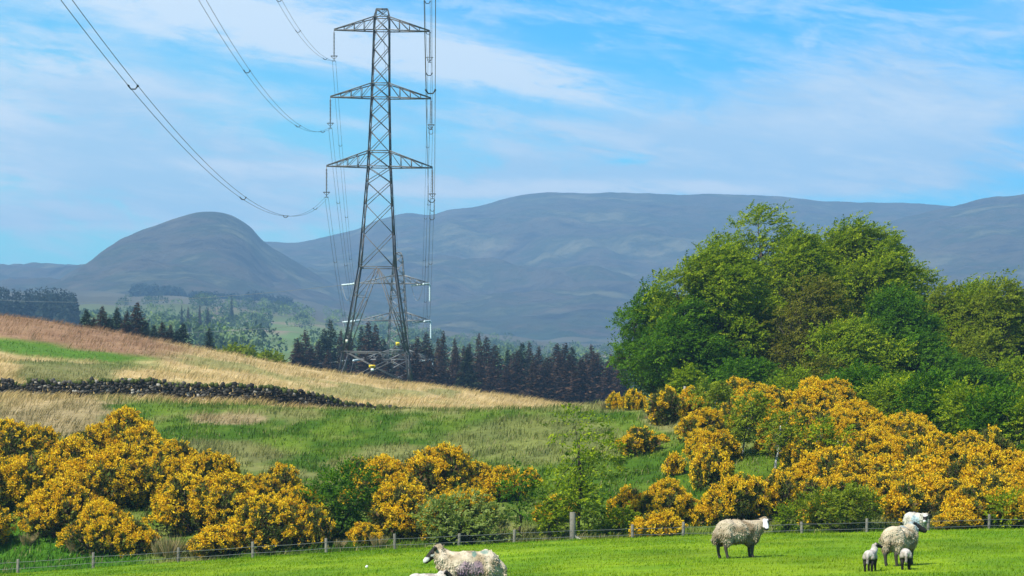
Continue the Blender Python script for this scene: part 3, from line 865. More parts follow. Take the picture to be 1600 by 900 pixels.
# far woods that read as one mass
def wood_mass(name, label, spots, conif, cols, per=46):
    Vs, cs = [], []; cols = np.asarray(cols, float)
    for (px, Y, h, r) in spots:
        b = np.array(ground(px, Y))
        if conif:
            zf = rng.uniform(0, 1, per) ** 1.3
            rad = r * (1 - zf) ** .8 + .2
            th = rng.uniform(0, 6.28, per)
            c = b + np.stack([np.cos(th) * rad * .5, np.sin(th) * rad * .5, zf * h], -1)
            d = np.stack([np.cos(th), np.sin(th), rng.uniform(-.4, .6, per)], -1); L = rad * .9 + .8
        else:
            d = rand_dirs(per, .3); c = b + np.array([0, 0, h * .5]) + d * np.array([r, r, h * .48]) * rng.uniform(.6, 1, (per, 1)); L = np.full(per, r * .34) * rng.uniform(.6, 1.2, per)
        Vs.append(leaf_quads(c, d + rng.normal(0, .4, (per, 3)), rand_dirs(per), L, L * .7))
        tone = rng.integers(0, len(cols)); cs.append(cols[tone] * rng.uniform(.75, 1.25, (per, 1)))
    return tag(link(name, leaf_mesh(name, np.concatenate(Vs), np.concatenate(cs), M_needle)), label, 'woodland', kind='stuff')


sp = []
for k in range(330):
    px = rng.uniform(-170, 120); Y = rng.uniform(1450, 1750)
    z = ground(px, Y).z; h = (YH - np.interp(px, [-170, 0, 90, 122], [448, 455, 456, 466]) + rng.uniform(-5, 8)) / F * Y - z
    sp.append((px, Y, max(10, h), rng.uniform(2.5, 4)))
wood_mass('conifer_plantation', 'dark blue conifer plantation standing beyond the left moor', sp, True, [(.012, .025, .016), (.02, .032, .02), (.016, .026, .022)], 70)
sp = []
for (x0, x1, Y, hh) in [(208, 285, 3060, 14), (300, 375, 3060, 11), (385, 455, 3050, 13)]:
    for k in range(150):
        px = rng.uniform(x0, x1); sp.append((px, Y + rng.uniform(0, 150), hh * rng.uniform(.8, 1.1), 6))
wood_mass('distant_plantation', 'three dark plantation blocks at the foot of the dome hill', sp, True, [(.012, .025, .016), (.02, .034, .02)], 30)
sp = []
while len(sp) < 560:
    px = rng.uniform(120, 1010); Y = rng.uniform(1000, 2900)
    g = ground(px, Y); py = YH - g.z * F / Y
    if fbm(g.x / 70, Y / 240, 201, 3) > .60 - .16 * (px > 300) * (py < 500) - .12 * (px > 330): sp.append((px, Y, rng.uniform(6, 13), rng.uniform(3.5, 6.5)))
wood_mass('distant_woodland', 'hazy green woodland and hedges on the far valley side', sp, False, [(.06, .10, .02), (.10, .16, .03), (.15, .21, .04), (.045, .075, .02)], 120)
for i, (px, top, w, Y, lab) in enumerate([(284, 482, 10, 1500, 'slim far spruce left of the pale clearing'), (294, 484, 11, 1500, 'far spruce touching the pale clearing'), (312, 482, 12, 1520, 'far dark spruce right of the pale clearing'), (325, 486, 14, 1520, 'broad far spruce right of the pale clearing'), (362, 466, 9, 2000, 'tiny spruce standing above the far green wood'), (434, 552, 10, 700, 'small dark spruce left of the pylon belt')]):
    conifer(px, Y, top, w, i % 4, lab, 'lone spruces in the far valley')

# ------------------------------------------------------------------ dry stone wall
ico = bmesh.new(); bmesh.ops.create_icosphere(ico, subdivisions=1, radius=1)
IV = np.array([v.co for v in ico.verts]); IT = np.array([[v.index for v in f.verts] for f in ico.faces]); ico.free()
mb = MB()
wp = [(-260, 186), (-100, 186), (0, 187), (200, 188), (400, 189), (520, 192), (600, 196), (660, 199)]
wpx = np.array([p[0] for p in wp], float); wy = np.array([p[1] for p in wp], float)
s = 0; px = -260.0
while px < 640:
    Yw = float(np.interp(px, wpx, wy))
    X0 = (px - 800) / F * Yw; zb = float(zt(X0, Yw))
    H = 1.18 + .12 * (float(vnoise(px / 30, 0, 5)) - .5) * 2
    if 20 < px < 42: H *= .72
    H *= float(np.interp(px, [440, 640], [1, .7]))
    z = -.1
    while z < H:
        hh = rng.uniform(.07, .13); ww = rng.uniform(.11, .24)
        top = z + 2 * hh >= H
        v = IV * (1 + rng.normal(0, .14, IV.shape)) * np.array([ww, rng.uniform(.24, .34), hh * (1.25 if not top else 1.7)])
        ang = rng.normal(0, .15) + (rng.normal(0, .5) if top else 0); ca, sa = math.cos(ang), math.sin(ang)
        v = np.stack([v[:, 0] * ca - v[:, 2] * sa, v[:, 1], v[:, 0] * sa + v[:, 2] * ca], -1)
        tone = rng.choice([.028, .04, .06, .09, .28], p=[.3, .3, .23, .12, .05]) * rng.uniform(.8, 1.2)
        col = np.array([tone * 1.1, tone, tone * .84])
        if top and rng.uniform() < .6: col = np.array([.07, .085, .02])
        mb.add(v + np.array([X0 + rng.uniform(-.1, .1), Yw + rng.uniform(-.12, .12), zb + z + hh]), (), IT, col)
        z += hh * 1.75
    px += rng.uniform(.14, .2) * F / Yw
tag(mb.build('dry_stone_wall', M_stone, None, True), 'dark mossy dry stone wall running across the hillside', 'wall')

# ------------------------------------------------------------------ wire fence
ft = empty('wire_fence', ground(500, 112))
tag(ft, 'post and wire fence along the far edge of the sheep field', 'fence')
fo = np.array(ft.location)
posts = [-300, -205, -90, 27, 145, 278, 395, 510, 617, 716, 803, 895, 988, 1067, 1160, 1253, 1354, 1450, 1545, 1640, 1740, 1840]
tops = []
for px in posts:
    g = np.array(ground(px, 112 + .004 * (px - 500))) - fo
    big = px == 895
    hgt = 1.75 if big else 1.12 + rng.uniform(-.05, .08); r = .13 if big else .065
    ln = rng.normal(0, .025, 2)
    tone = rng.uniform(.8, 1.2)
    mb = MB(); mb.tube([g + (0, 0, -.3), g + (ln[0] * .5, ln[1], hgt * .5), g + (ln[0], ln[1], hgt - .02), g + (ln[0], ln[1], hgt)], [r, r * .97, r * .94, r * .75], 8, (.17 * tone, .155 * tone, .125 * tone))
    o = mb.build('post', M_wood, ft, True)
    if big:
        o['label'] = 'thick tall strainer post'
        mb = MB(); mb.bar(g + (.05, 0, .75), g + (1.3, 0, .05), .09, .09, (.27, .25, .21)); mb.build('brace', M_wood, ft)
    tops.append(g)
for hz in (.28, .5, .72, .98):
    mb = MB(); pts = []
    for a, b in zip(tops[:-1], tops[1:]):
        for k in range(4):
            q = a + (b - a) * k / 4; q = q + (0, -.07, hz - .02 * math.sin(k / 4 * math.pi)); pts.append(q)
    mb.tube(pts, .008, 4); mb.build('wire', M_fwire, ft)
g = ground(1068, 170); mb = MB(); mb.tube([(0, 0, -.2), (.05, 0, .6), (.08, 0, 1.15)], [.08, .075, .07], 8, (.3, .28, .25))
tag(mb.build('marker_post', M_wood, None, True, hit(1068, 632)), 'pale old post standing in the upper gorse', 'post')

# ------------------------------------------------------------------ pylons
ST = (.105, .105, .103)


def lattice_tower(root, levels, half, mat, memb, arms, peak_h, peak_w, arm_w=.09, horizontals=(), col=ST):
    """levels: heights of panel joints; half(z): half width; arms: (z, rise, tipL, tipR)"""
    legs = [(-1, -1), (1, -1), (1, 1), (-1, 1)]
    zs = np.array(levels)
    for sx, sy in legs:
        mb = MB()
        for a, b in zip(zs[:-1], zs[1:]):
            w = memb * (1.25 if a < levels[-1] * .4 else .95)
            mb.angle((sx * half(a), sy * half(a), a), (sx * half(b), sy * half(b), b), w, col)
        mb.build('leg', mat, root)
    for f in range(4):
        c0, c1 = legs[f], legs[(f + 1) % 4]
        mb = MB()
        for a, b in zip(zs[:-1], zs[1:]):
            ha, hb = half(a), half(b)
            p = lambda c, h, z, ins=.04: np.array([c[0] * (h - ins), c[1] * (h - ins), z])
            if (a, b) in horizontals or a in horizontals:
                mb.bar(p(c0, ha, a, .01), p(c1, ha, a, .01), memb * .9, memb * .9, col)
            if b - a > 7:   # big panel: K bracing up to the middle of the horizontal above, with secondaries
                mid = (p(c0, hb, b) + p(c1, hb, b)) / 2
                mb.bar(p(c0, ha, a), mid, memb * .8, memb * .8, col); mb.bar(p(c1, ha, a), mid, memb * .8, memb * .8, col)
                for cc in (c0, c1):
                    for fr in (.33, .66):
                        l = p(cc, ha + (hb - ha) * fr, a + (b - a) * fr); d = p(cc, ha, a) + (mid - p(cc, ha, a)) * fr
                        mb.bar(l, d, memb * .5, memb * .5, col)
                        d2 = p(cc, ha, a) + (mid - p(cc, ha, a)) * min(1, fr + .33)
                        mb.bar(l, d2, memb * .5, memb * .5, col)
                mb.bar(p(c0, hb, b), p(c1, hb, b), memb * .8, memb * .8, col)
            else:
                mb.bar(p(c0, ha, a), p(c1, hb, b), memb * .75, memb * .6, col)
                mb.bar(p(c1, ha, a, .1), p(c0, hb, b, .1), memb * .75, memb * .6, col)
        mb.build('bracing', mat, root)
    for (z, rise, tl, tr) in arms:
        for sgn, tip in ((-1, tl), (1, tr)):
            mb = MB(); h0 = half(z); h1 = half(z + rise)
            T = np.array([sgn * tip, 0, z])
            for sy in (-1, 1):
                B = np.array([sgn * h0, sy * h0, z]); U = np.array([sgn * h1, sy * h1, z + rise])
                mb.bar(B, T + (0, sy * .08, 0), arm_w * 1.25, arm_w * 1.25, col); mb.bar(U, T + (0, sy * .08, .1), arm_w * 1.15, arm_w * 1.15, col)
                for k in range(1, 4):
                    f = k / 4
                    lb = B + (T - B) * f; lu = U + (T - U) * f
                    mb.bar(lb, lu, arm_w * .7, arm_w * .6, col)
                    pb = U + (T - U) * (f - .25)
                    mb.bar(lb, pb, arm_w * .7, arm_w * .6, col) if k > 1 else mb.bar(B + (T - B) * f, U, arm_w * .7, arm_w * .6, col)
            for k in range(1, 4):
                f = k / 4
                mb.bar(np.array([sgn * h0, -h0, z]) * (1 - f) + T * f, np.array([sgn * h0, h0, z]) * (1 - f) + T * f, arm_w * .6, arm_w * .6, col)
            mb.build('cross_arm', mat, root)
        for zz in (z, z + rise):
            mb = MB()
            h = half(zz) + .01
            for f in range(4):
                a, b = legs[f], legs[(f + 1) % 4]
                mb.bar((a[0] * h, a[1] * h, zz + .01), (b[0] * h, b[1] * h, zz + .01), arm_w, arm_w, col)
            mb.build('arm_collar', mat, root)
    mb = MB(); zt_ = levels[-1]; h = half(zt_)
    for sx, sy in legs:
        mb.bar((sx * h, sy * h, zt_), (sx * peak_w, sy * h * .5, zt_ + peak_h), arm_w, arm_w, col)
        mb.bar((sx * h, sy * h, zt_), (0, sy * h * .75, zt_ + peak_h * .5), arm_w * .7, arm_w * .7, col)
        mb.bar((0, sy * h * .75, zt_ + peak_h * .5), (sx * peak_w, sy * h * .5, zt_ + peak_h), arm_w * .7, arm_w * .7, col)
    for sy in (-1, 1): mb.bar((-peak_w, sy * h * .5, zt_ + peak_h), (peak_w, sy * h * .5, zt_ + peak_h), arm_w, arm_w, col)
    mb.bar((0, -h * .5, zt_ + peak_h), (0, h * .5, zt_ + peak_h), arm_w, arm_w, col)
    mb.build('peak', mat, root)


K1 = F / 365.0
b1 = P(587, 601, 365); zb1 = b1.z
hz1 = lambda py: (601 - py) / K1
p1 = empty('electricity_pylon', b1)
tag(p1, 'tall grey lattice electricity pylon on the moor, the nearer one', 'pylon', 'electricity pylons')
hw = lambda z: float(np.interp(z, [0, hz1(420), hz1(262), hz1(152), hz1(27)], [4.85, 2.42, 1.52, 1.2, 1.0]))
lv = [0] + [hz1(y) for y in (551, 418, 365, 320, 285, 262, 238, 205, 178, 152, 131, 104, 76, 48, 27)]
lattice_tower(p1, lv, hw, M_steel, .145, [(hz1(261), 2.1, 7.2, 7.2), (hz1(153), 1.9, 6.85, 6.85), (hz1(48), 1.8, 6.5, 6.5)], 1.1, .75, .12, horizontals=(lv[1],))
for (x, z, w, h, c) in [(-3.1 + 2.9, 2.0 + .4, .85, .38, (.75, .5, .01)), (-3.7, hz1(535), .32, .42, (.62, .6, .5)), (3.15, hz1(538), .5, .45, (.75, .55, .01)), (-.15, 1.95, .4, .3, (.8, .8, .75))]:
    yy = -hw(z) - .12
    mb = MB(); mb.bar((x, yy, z - h / 2), (x, yy, z + h / 2), w, .03, c); o = mb.build('warning_plate', M_plate, p1)
    if c[2] < .1:
        mb = MB(); mb.bar((x - w * .28, yy - .025, z), (x + w * .28, yy - .025, z), .012, h * .28, (.03, .025, .02)); mb.build('lettering_strip', M_plate, o)
p1.rotation_euler = (0, math.radians(1.0), -math.radians(1.2))

WIREDX = .0292


def insulator(root_obj, top, length, name='insulator_string'):
    """hanging string of discs with an arcing ring; child of the pylon, placed in world space"""
    mb = MB()
    n = 16; pts = []; rad = []
    for k in range(n):
        z = -length * (.08 + .72 * k / n)
        pts += [(0, 0, z), (0, 0, z - length * .018), (0, 0, z - length * .03)]; rad += [.05, .15, .05]
    pts = [(0, 0, 0)] + pts + [(0, 0, -length)]; rad = [.04] + rad + [.04]
    mb.tube(np.array(pts), rad, 8, (.16, .15, .14))
    o = mb.build(name, M_steel, root_obj, True)
    mb = MB(); a = np.linspace(0, 2 * math.pi, 17)
    mb.tube(np.stack([np.cos(a) * .45, np.sin(a) * .45, np.full(17, -length * .84)], -1), .035, 5, (.1, .1, .1))
    mb.tube([(-.45, 0, -length * .84), (0, 0, -length * .95), (.45, 0, -length * .84)], .04, 5, (.1, .1, .1))
    mb.tube([(-.24, 0, -length * 1.0), (.24, 0, -length * 1.0)], .05, 5, (.1, .1, .1))
    ring = mb.build('arcing_ring', M_steel, o, True)
    o.matrix_world = Matrix.Translation(top); o.matrix_parent_inverse = root_obj.matrix_world.inverted() if False else Matrix()
    return o


bpy.context.view_layer.update()
R1 = p1.matrix_basis.copy()
att = {}
for (py, half_, nm) in [(261, 7.2, 'lower'), (153, 6.85, 'middle'), (48, 6.5, 'top')]:
    for sgn, side in ((-1, 'left'), (1, 'right')):
        loc = Vector((sgn * half_, 0, hz1(py)))
        w = R1 @ loc
        o = insulator(p1, Vector((0, 0, 0)), 4.2)
        o.matrix_basis = R1.inverted() @ Matrix.Translation(w)
        att[(nm, side)] = np.array(w) + (0, 0, -4.2)

# second pylon: an angle tower further down the line
Y2 = 540; K2 = F / Y2
b2 = P(622, 652, Y2)
p2 = empty('electricity_pylon', b2)
tag(p2, 'farther lattice pylon with white insulators, half hidden behind the moor', 'pylon', 'electricity pylons')
hz2 = lambda py: (652 - py) / K2
hw2 = lambda z: float(np.interp(z, [0, hz2(562), hz2(441), hz2(395)], [3.6, 2.1, 1.25, .8]))
lv2 = [0] + [hz2(y) for y in (625, 600, 580, 562, 548, 530, 514, 500, 487, 470, 455, 442, 430, 412, 400)]
ST2 = (.22, .22, .215)
lattice_tower(p2, lv2, hw2, M_steel, .16, [(hz2(562), 1.9, 7.6, 7.0), (hz2(501), 1.6, 7.4, 6.6), (hz2(443), 1.6, 7.6, 6.4)], .7, .5, .13, col=ST2)
p2.rotation_euler = (0, 0, math.radians(8))
att2 = {}
bpy.context.view_layer.update()
R2 = p2.matrix_basis.copy()
for (py, tl, tr, nm) in [(562, 7.6, 7.0, 'lower'), (501, 7.4, 6.6, 'middle'), (443, 7.6, 6.4, 'top')]:
    for sgn, tip, side in ((-1, tl, 'left'), (1, tr, 'right')):
        tipw = np.array(R2 @ Vector((sgn * tip, 0, hz2(py))))
        for dx, dy in ((-.3, -1), (-1, .35)):
            if side == 'left' and dx == -.3 and nm == 'lower': pass
            d = unit(np.array([dx * 1.0, dy, -.08])); e = tipw + d * 4.0
            loc = np.array(R2.inverted() @ Vector(tipw)); loe = np.array(R2.inverted() @ Vector(e))
            mb = MB(); t = np.linspace(.08, 1, 24); pts = loc + (loe - loc) * t[:, None]
            mb.tube(pts, np.where(np.arange(24) % 2, .24, .12), 8); mb.build('insulator_string', M_glass, p2, True)
            att2[(nm, side, 'near' if dx == -.3 else 'far')] = e
        a = att2[(nm, side, 'near')]; b = att2[(nm, side, 'far')]
        t = np.linspace(0, 1, 14)[:, None]; lp = a + (b - a) * t; lp[:, 2] -= np.sin(t[:, 0] * math.pi) * 3.2
        mb = MB(); mb.tube(np.array([R2.inverted() @ Vector(q) for q in lp]), .045, 5, (.25, .26, .26)); mb.build('jumper_loop', M_steel, p2)
        if side == 'right':
            q = loc + np.array([0, 0, 0]); mb = MB(); n_ = 20
            mb.tube(np.stack([np.full(n_, q[0]), np.full(n_, q[1]), np.linspace(q[2], q[2] - 3.6, n_)], -1), np.where(np.arange(n_) % 2, .2, .12), 8)
            mb.build('post_insulator', M_glass, p2, True)


# conductors
def catenary(a, b, k, n=60):
    a = np.asarray(a, float); b = np.asarray(b, float)
    t = np.linspace(0, 1, n); L = np.linalg.norm((b - a)[:2])
    p = a + (b - a) * t[:, None]; p[:, 2] -= k * L * L * t * (1 - t)
    return p


def conductor(a, b, k, label, r=.02, sep=.45, spacers=(), mat=M_wire, n=70):
    t = empty('overhead_conductor', a)
    d = unit(np.asarray(b, float) - a); sd = unit(np.cross(d, (0, 0, 1))) * sep / 2
    p = catenary(a, b, k, n) - a
    for sg in ((-1, 1) if sep else (0,)):
        mb = MB(); mb.tube(p + sd * sg, r, 5); mb.build('wire', mat, t)
    for f in spacers:
        q = np.array([np.interp(f, np.linspace(0, 1, n), p[:, j]) for j in range(3)])
        mb = MB(); mb.tube([q + sd, q + sd * .5 - (0, 0, .16), q - sd * .5 - (0, 0, .16), q - sd], .035, 5)
        for sg in (-1, 1): mb.tube([q + sd * sg - d * .18, q + sd * sg + d * .18], .05, 5)
        mb.build('spacer', mat, t)
    return tag(t, label, 'power cable', 'overhead conductors')


KS = 3.07e-4
for (nm, side), a in att.items():
    Yb = -65.0; b = a.copy(); b[1] = Yb; b[0] += WIREDX * (365 - Yb); b[2] = a[2] - .2
    yref = {'lower': [330, 264, 205, 130], 'middle': [340, 278, 202, 150], 'top': [335, 268, 235, 180]}[nm]
    conductor(a, b, KS, f'twin cable from the {nm} {side} arm of the near pylon towards the camera', .016, .45, [(365 - y) / 430. for y in yref])
    e = att2[(nm, side, 'near')]
    conductor(a, e, KS, f'twin cable from the {nm} {side} near pylon arm down to farther pylon', .02, .45, [.25, .55, .8], n=40)
pk1 = np.array(R1 @ Vector((0, 0, hz1(15)))); pk2 = np.array(R2 @ Vector((0, 0, hz2(394))))
conductor(pk1, pk2, 2.4e-4, 'thin single earth cable between the two pylon peaks', .016, 0, n=40)
for nm, pyl, pyc in (('lower', 560, 572), ('middle', 494, 512), ('top', 451, 457)):
    a = att2[(nm, 'left', 'far')]; e = np.array(P(-160, pyl, 900)); 
    o = conductor(a, e, 1.0e-4, f'pale cable from the {nm} left arm of the farther pylon leading left', .04, .0, mat=M_fwire)


# ------------------------------------------------------------------ sheep
def remeshed(parts, voxel, smooth=3):
    """parts: ellipsoids ('e', c, r[, rot]) and tapered limbs ('c', [(p, r), ...]); returns verts, faces of the merged skin"""
    bm = bmesh.new()
    for p in parts:
        if p[0] == 'e':
            M = Matrix.Translation(p[1]) @ (Matrix.Rotation(p[3][1], 4, p[3][0]) if len(p) > 3 else Matrix()) @ Matrix.Diagonal((*p[2], 1))
            bmesh.ops.create_icosphere(bm, subdivisions=3, radius=1, matrix=M)
        else:
            for (a, ra), (b, rb) in zip(p[1][:-1], p[1][1:]):
                a = Vector(a); b = Vector(b); nn = max(2, int((b - a).length / (min(ra, rb) * .45)))
                for k in range(nn + 1):
                    f = k / nn
                    bmesh.ops.create_icosphere(bm, subdivisions=2, radius=ra + (rb - ra) * f, matrix=Matrix.Translation(a.lerp(b, f)))
    me = bpy.data.meshes.new('tmp'); bm.to_mesh(me); bm.free()
    o = bpy.data.objects.new('tmp', me); COL.objects.link(o)
    r = o.modifiers.new('r', 'REMESH'); r.mode = 'VOXEL'; r.voxel_size = voxel
    if smooth:
        sm = o.modifiers.new('s', 'SMOOTH'); sm.iterations = smooth; sm.factor = .5
    dg = bpy.context.evaluated_depsgraph_get(); m2 = bpy.data.meshes.new_from_object(o.evaluated_get(dg))
    V = np.zeros(len(m2.vertices) * 3, np.float32); m2.vertices.foreach_get('co', V); V = V.reshape(-1, 3).astype(float)
    Fc = [list(q.vertices) for q in m2.polygons]
    N = np.zeros(len(m2.vertices) * 3, np.float32); m2.vertex_normals.foreach_get('vector', N); N = N.reshape(-1, 3).astype(float)
    bpy.data.objects.remove(o); bpy.data.meshes.remove(me); bpy.data.meshes.remove(m2)
    return V, [f for f in Fc if len(f) == 4], [f for f in Fc if len(f) == 3], N


def make_sheep(loc, heading, scale, neck, look, label, face='mottled', leg_col=(.06, .05, .045), fleece_col=((.46, .35, .21), (.72, .61, .44)), marks=(), lamb=False, tuft=2600, name='sheep', dark_rump=False, stance=0.0):
    """neck: local end of the neck (poll); look: local direction of the face"""
    nk = np.array(neck, float); lk = unit(np.array(look, float)); sidev = unit(np.cross(lk, (0, 0, 1))); upv = np.cross(sidev, lk)
    poll = nk
    muzzle = poll + lk * (.25 if not lamb else .2)
    lw = 1.25 if lamb else 1
    parts = [('e', (0, 0, .58 + .05 * lamb), (.47, .19 - .03 * lamb, .2 - .06 * lamb)), ('e', (.28, 0, .57 + .05 * lamb), (.2, .17 - .02 * lamb, .2 - .05 * lamb)), ('e', (-.32, 0, .60 + .03 * lamb), (.19, .18 - .02 * lamb, .19 - .05 * lamb)),
             ('c', [((.38, 0, .64), .15), (tuple((np.array([.38, 0, .64]) + nk) / 2 + (0, 0, -.01)), .115), (tuple(poll - lk * .03), .09)]),
             ('c', [(tuple(poll), .088), (tuple(poll + lk * .1 - upv * .01), .08), (tuple(muzzle - upv * .02), .055)]),
             ('e', tuple(muzzle - lk * .005 - upv * .025), (.055, .055, .05))]
    for sg in (-1, 1):
        e0 = poll + sidev * sg * .07 + upv * .04 - lk * .02; e1 = poll + sidev * sg * .2 + upv * (.06 if not lamb else .01) - lk * .03
        parts.append(('c', [(tuple(e0), .03), (tuple((e0 + e1) / 2), .036), (tuple(e1), .014)]))
        st = stance * sg
        parts.append(('c', [((.3, sg * .12, .52), .085 * lw), ((.31 + st * .4, sg * .12, .3), .047 * lw), ((.31 + st * .6, sg * .12, .09), .034 * lw), ((.33 + st * .6, sg * .12, .035), .042 * lw)]))
        parts.append(('c', [((-.34, sg * .12, .54), .125), ((-.27 - st * .3, sg * .135, .42), .085 * lw), ((-.43 - st * .5, sg * .13, .27), .046 * lw), ((-.40 - st * .7, sg * .13, .09), .034 * lw), ((-.375 - st * .7, sg * .13, .035), .042 * lw)]))
    parts.append(('c', [((-.48, 0, .66), .05), ((-.56, 0, .55), .055), ((-.57, 0, .38), .045)]))
    V, Qf, Tf, N = remeshed(parts, .016 if not lamb else .018)
    c = np.tile(np.array(fleece_col[0]) * .8, (len(V), 1))
    low = sstep(.52, .44, V[:, 2]) if lamb else sstep(.46, .36, V[:, 2]); low = low * (np.abs(V[:, 1]) > .02); c = mixc(c, leg_col, low)
    hd = V - poll; along = hd @ lk; onhead = (np.linalg.norm(hd - np.clip(along, -.02, .3)[:, None] * lk, axis=1) < .135) & (along > -.06)
    onear = (np.abs(hd @ sidev) > .085) & (np.linalg.norm(hd, axis=1) < .3) & (V[:, 0] > .2)
    n1 = vnoise(V[:, 0] * 14 + V[:, 1] * 9, V[:, 2] * 14, 3)
    if face == 'black':
        fc = np.tile([.02, .018, .016], (len(V), 1))
    elif face == 'white':
        fc = np.tile([.74, .72, .70], (len(V), 1)); lat = np.abs(hd @ sidev)
        fc[(along > .2) & ((hd @ upv) < .0)] = (.04, .035, .035)
        fc[(along > .02) & (along < .12) & (lat > .055)] = (.05, .045, .04)
    else:
        fc = mixc(np.array([(.025, .022, .02)]), np.array([(.6, .58, .55)]), sstep(.56, .66, n1))
        fc[(along > .23) & ((hd @ upv) > -.03)] = (.62, .6, .56)
    c = np.where(onhead[:, None], fc, c); c = np.where(onear[:, None], np.array([.03, .026, .024]) if face != 'none' else c, c)
    root = link(name, mesh_np(name, V, [f for f in (Qf, Tf) if len(f)], c, M_skin, True))
    for sg in (-1, 1):
        q = poll + lk * .085 + sidev * sg * .066 + upv * .035
        bm = bmesh.new(); bmesh.ops.create_uvsphere(bm, u_segments=10, v_segments=8, radius=.016, matrix=Matrix.Translation(q))
        me = bpy.data.meshes.new('eye'); bm.to_mesh(me); bm.free(); me.materials.append(M_eye); link('eye', me, root)
    # fleece
    if not lamb:
        fl = [('e', (0, 0, .60), (.56, .28, .27)), ('e', (.27, 0, .57), (.27, .25, .28)), ('e', (-.30, 0, .61), (.28, .265, .275)),
              ('c', [((.34, 0, .62), .235), (tuple((np.array([.36, 0, .64]) + nk) / 2), .165), (tuple(poll - lk * .075 - np.array([0, 0, .01])), .112)])]
        for sg in (-1, 1): fl.append(('c', [((-.34, sg * .12, .55), .17), ((-.36 - stance * sg * .3, sg * .135, .38), .10)]))
        fl.append(('c', [((-.50, 0, .68), .08), ((-.585, 0, .56), .085), ((-.60, 0, .40), .06)]))
    else:
        fl = [('e', (0, 0, .635), (.50, .20, .175)), ('e', (.25, 0, .62), (.23, .18, .18)), ('e', (-.3, 0, .64), (.23, .195, .175)),
              ('c', [((.36, 0, .64), .17), (tuple((np.array([.38, 0, .64]) + nk) / 2), .13), (tuple(poll - lk * .12 - np.array([.05, 0, .06])), .085)])]
        for sg in (-1, 1): fl.append(('c', [((-.34, sg * .11, .60), .12), ((-.34, sg * .12, .54), .09)]))
        fl.append(('c', [((-.48, 0, .68), .062), ((-.56, 0, .55), .066), ((-.58, 0, .34), .05)]))
    V, Qf, Tf, N = remeshed(fl, .022)
    lump = fbm(V[:, 0] * 9 + V[:, 1] * 5, V[:, 2] * 8 + V[:, 1] * 6, int(loc[0] * 10) & 63, 3) - .5
    V = V + N * (lump * (.075 if not lamb else .02))[:, None]

    def fcol(p, nr):
        k = fbm(p[:, 0] * 7 + p[:, 1] * 6, p[:, 2] * 6, 19, 3)
        c = mixc(np.array([fleece_col[0]]), np.array([fleece_col[1]]), sstep(.3, .7, k))
        c = mixc(c, (.25, .17, .10), sstep(.45, .30, p[:, 2]) * .55 * (not lamb))       # muddy skirt
        if dark_rump: c = mixc(c, (.07, .045, .03), np.exp(-((p[:, 0] + .56) / .09) ** 2 - (p[:, 1] / .09) ** 2 - ((p[:, 2] - .44) / .16) ** 2) * .95)
        for (mc, mp, mr) in marks:
            d2 = (((p - np.array(mp)) / np.array(mr)) ** 2).sum(1) + (k - .5) * 2.6
            c = mixc(c, mc, sstep(1.1, .5, d2) * .62)
        return c
    Qa = np.array(Qf)
    T = np.concatenate([Qa[:, [0, 1, 2]], Qa[:, [0, 2, 3]]] + ([np.array(Tf)] if len(Tf) else []))
    ar = np.linalg.norm(np.cross(V[T[:, 1]] - V[T[:, 0]], V[T[:, 2]] - V[T[:, 0]]), axis=1)
    tl = .05 if not lamb else .022; tuft = tuft * 3
    ti = rng.choice(len(T), tuft, p=ar / ar.sum()); w = rng.dirichlet((1, 1, 1), tuft)
    p = (V[T[ti]] * w[..., None]).sum(1); nr = unit((N[T[ti]] * w[..., None]).sum(1))
    d = unit(nr * .28 + np.array([-.15, 0, -.9]) + rng.normal(0, .35, (tuft, 3)))
    L = tl * rng.uniform(.6, 1.4, tuft)
    tv = leaf_quads(p - nr * .012, d, nr + rng.normal(0, .3, (tuft, 3)), L, L * .34)
    nb = len(V)
    V2 = np.concatenate([V, tv.reshape(-1, 3)])
    c = np.concatenate([fcol(V, N) * .85, np.repeat(fcol(p, nr) * rng.uniform(.85, 1.12, (tuft, 1)), 4, 0)])
    faces = [np.concatenate([Qa, np.arange(tuft * 4).reshape(-1, 4) + nb])] + ([np.array(Tf)] if len(Tf) else [])
    link('fleece', mesh_np('fleece', V2, faces, c, M_wool, True), root)
    root.location = loc; root.rotation_euler = (0, 0, math.radians(heading)); root.scale = (scale,) * 3
    return tag(root, label, 'lamb' if lamb else 'sheep', 'lambs in the field' if lamb else 'ewes in the field')


PURPLE = (.20, .13, .24); TEAL = (.05, .24, .22); BLUE = (.30, .48, .58)
dz = Vector((0, 0, .01))
make_sheep(ground(733, 47) - dz, 176, .98, (.60, 0, .86), (.72, .1, -.62), 'ewe in profile facing left, purple and teal marks on its wool',
           'mottled', fleece_col=((.36, .28, .18), (.64, .54, .40)), marks=[(PURPLE, (-.0, .25, .58), (.26, .2, .13)), (PURPLE, (.1, .28, .42), (.12, .2, .1)), (TEAL, (-.3, .1, .86), (.12, .2, .06)), (TEAL, (-.1, .15, .84), (.04, .2, .08))], tuft=4200)
make_sheep(ground(1154, 61.5) - dz, 24, 1.02, (.60, -.1, .80), (-.22, -.86, -.42), 'ewe standing with white face turned to the camera',
           'white', fleece_col=((.27, .20, .12), (.52, .43, .30)), dark_rump=True, tuft=3600, stance=.05)
make_sheep(ground(1406, 55.5) - dz, 54, .95, (.58, -.05, .86), (.45, -.78, -.35), 'ewe seen from behind with blue painted neck, suckling a lamb',
           'black', marks=[(BLUE, (.50, -.1, .82), (.16, .25, .14)), (BLUE, (.1, -.05, .86), (.07, .1, .08))], fleece_col=((.36, .27, .16), (.62, .52, .37)), dark_rump=True, tuft=3600)
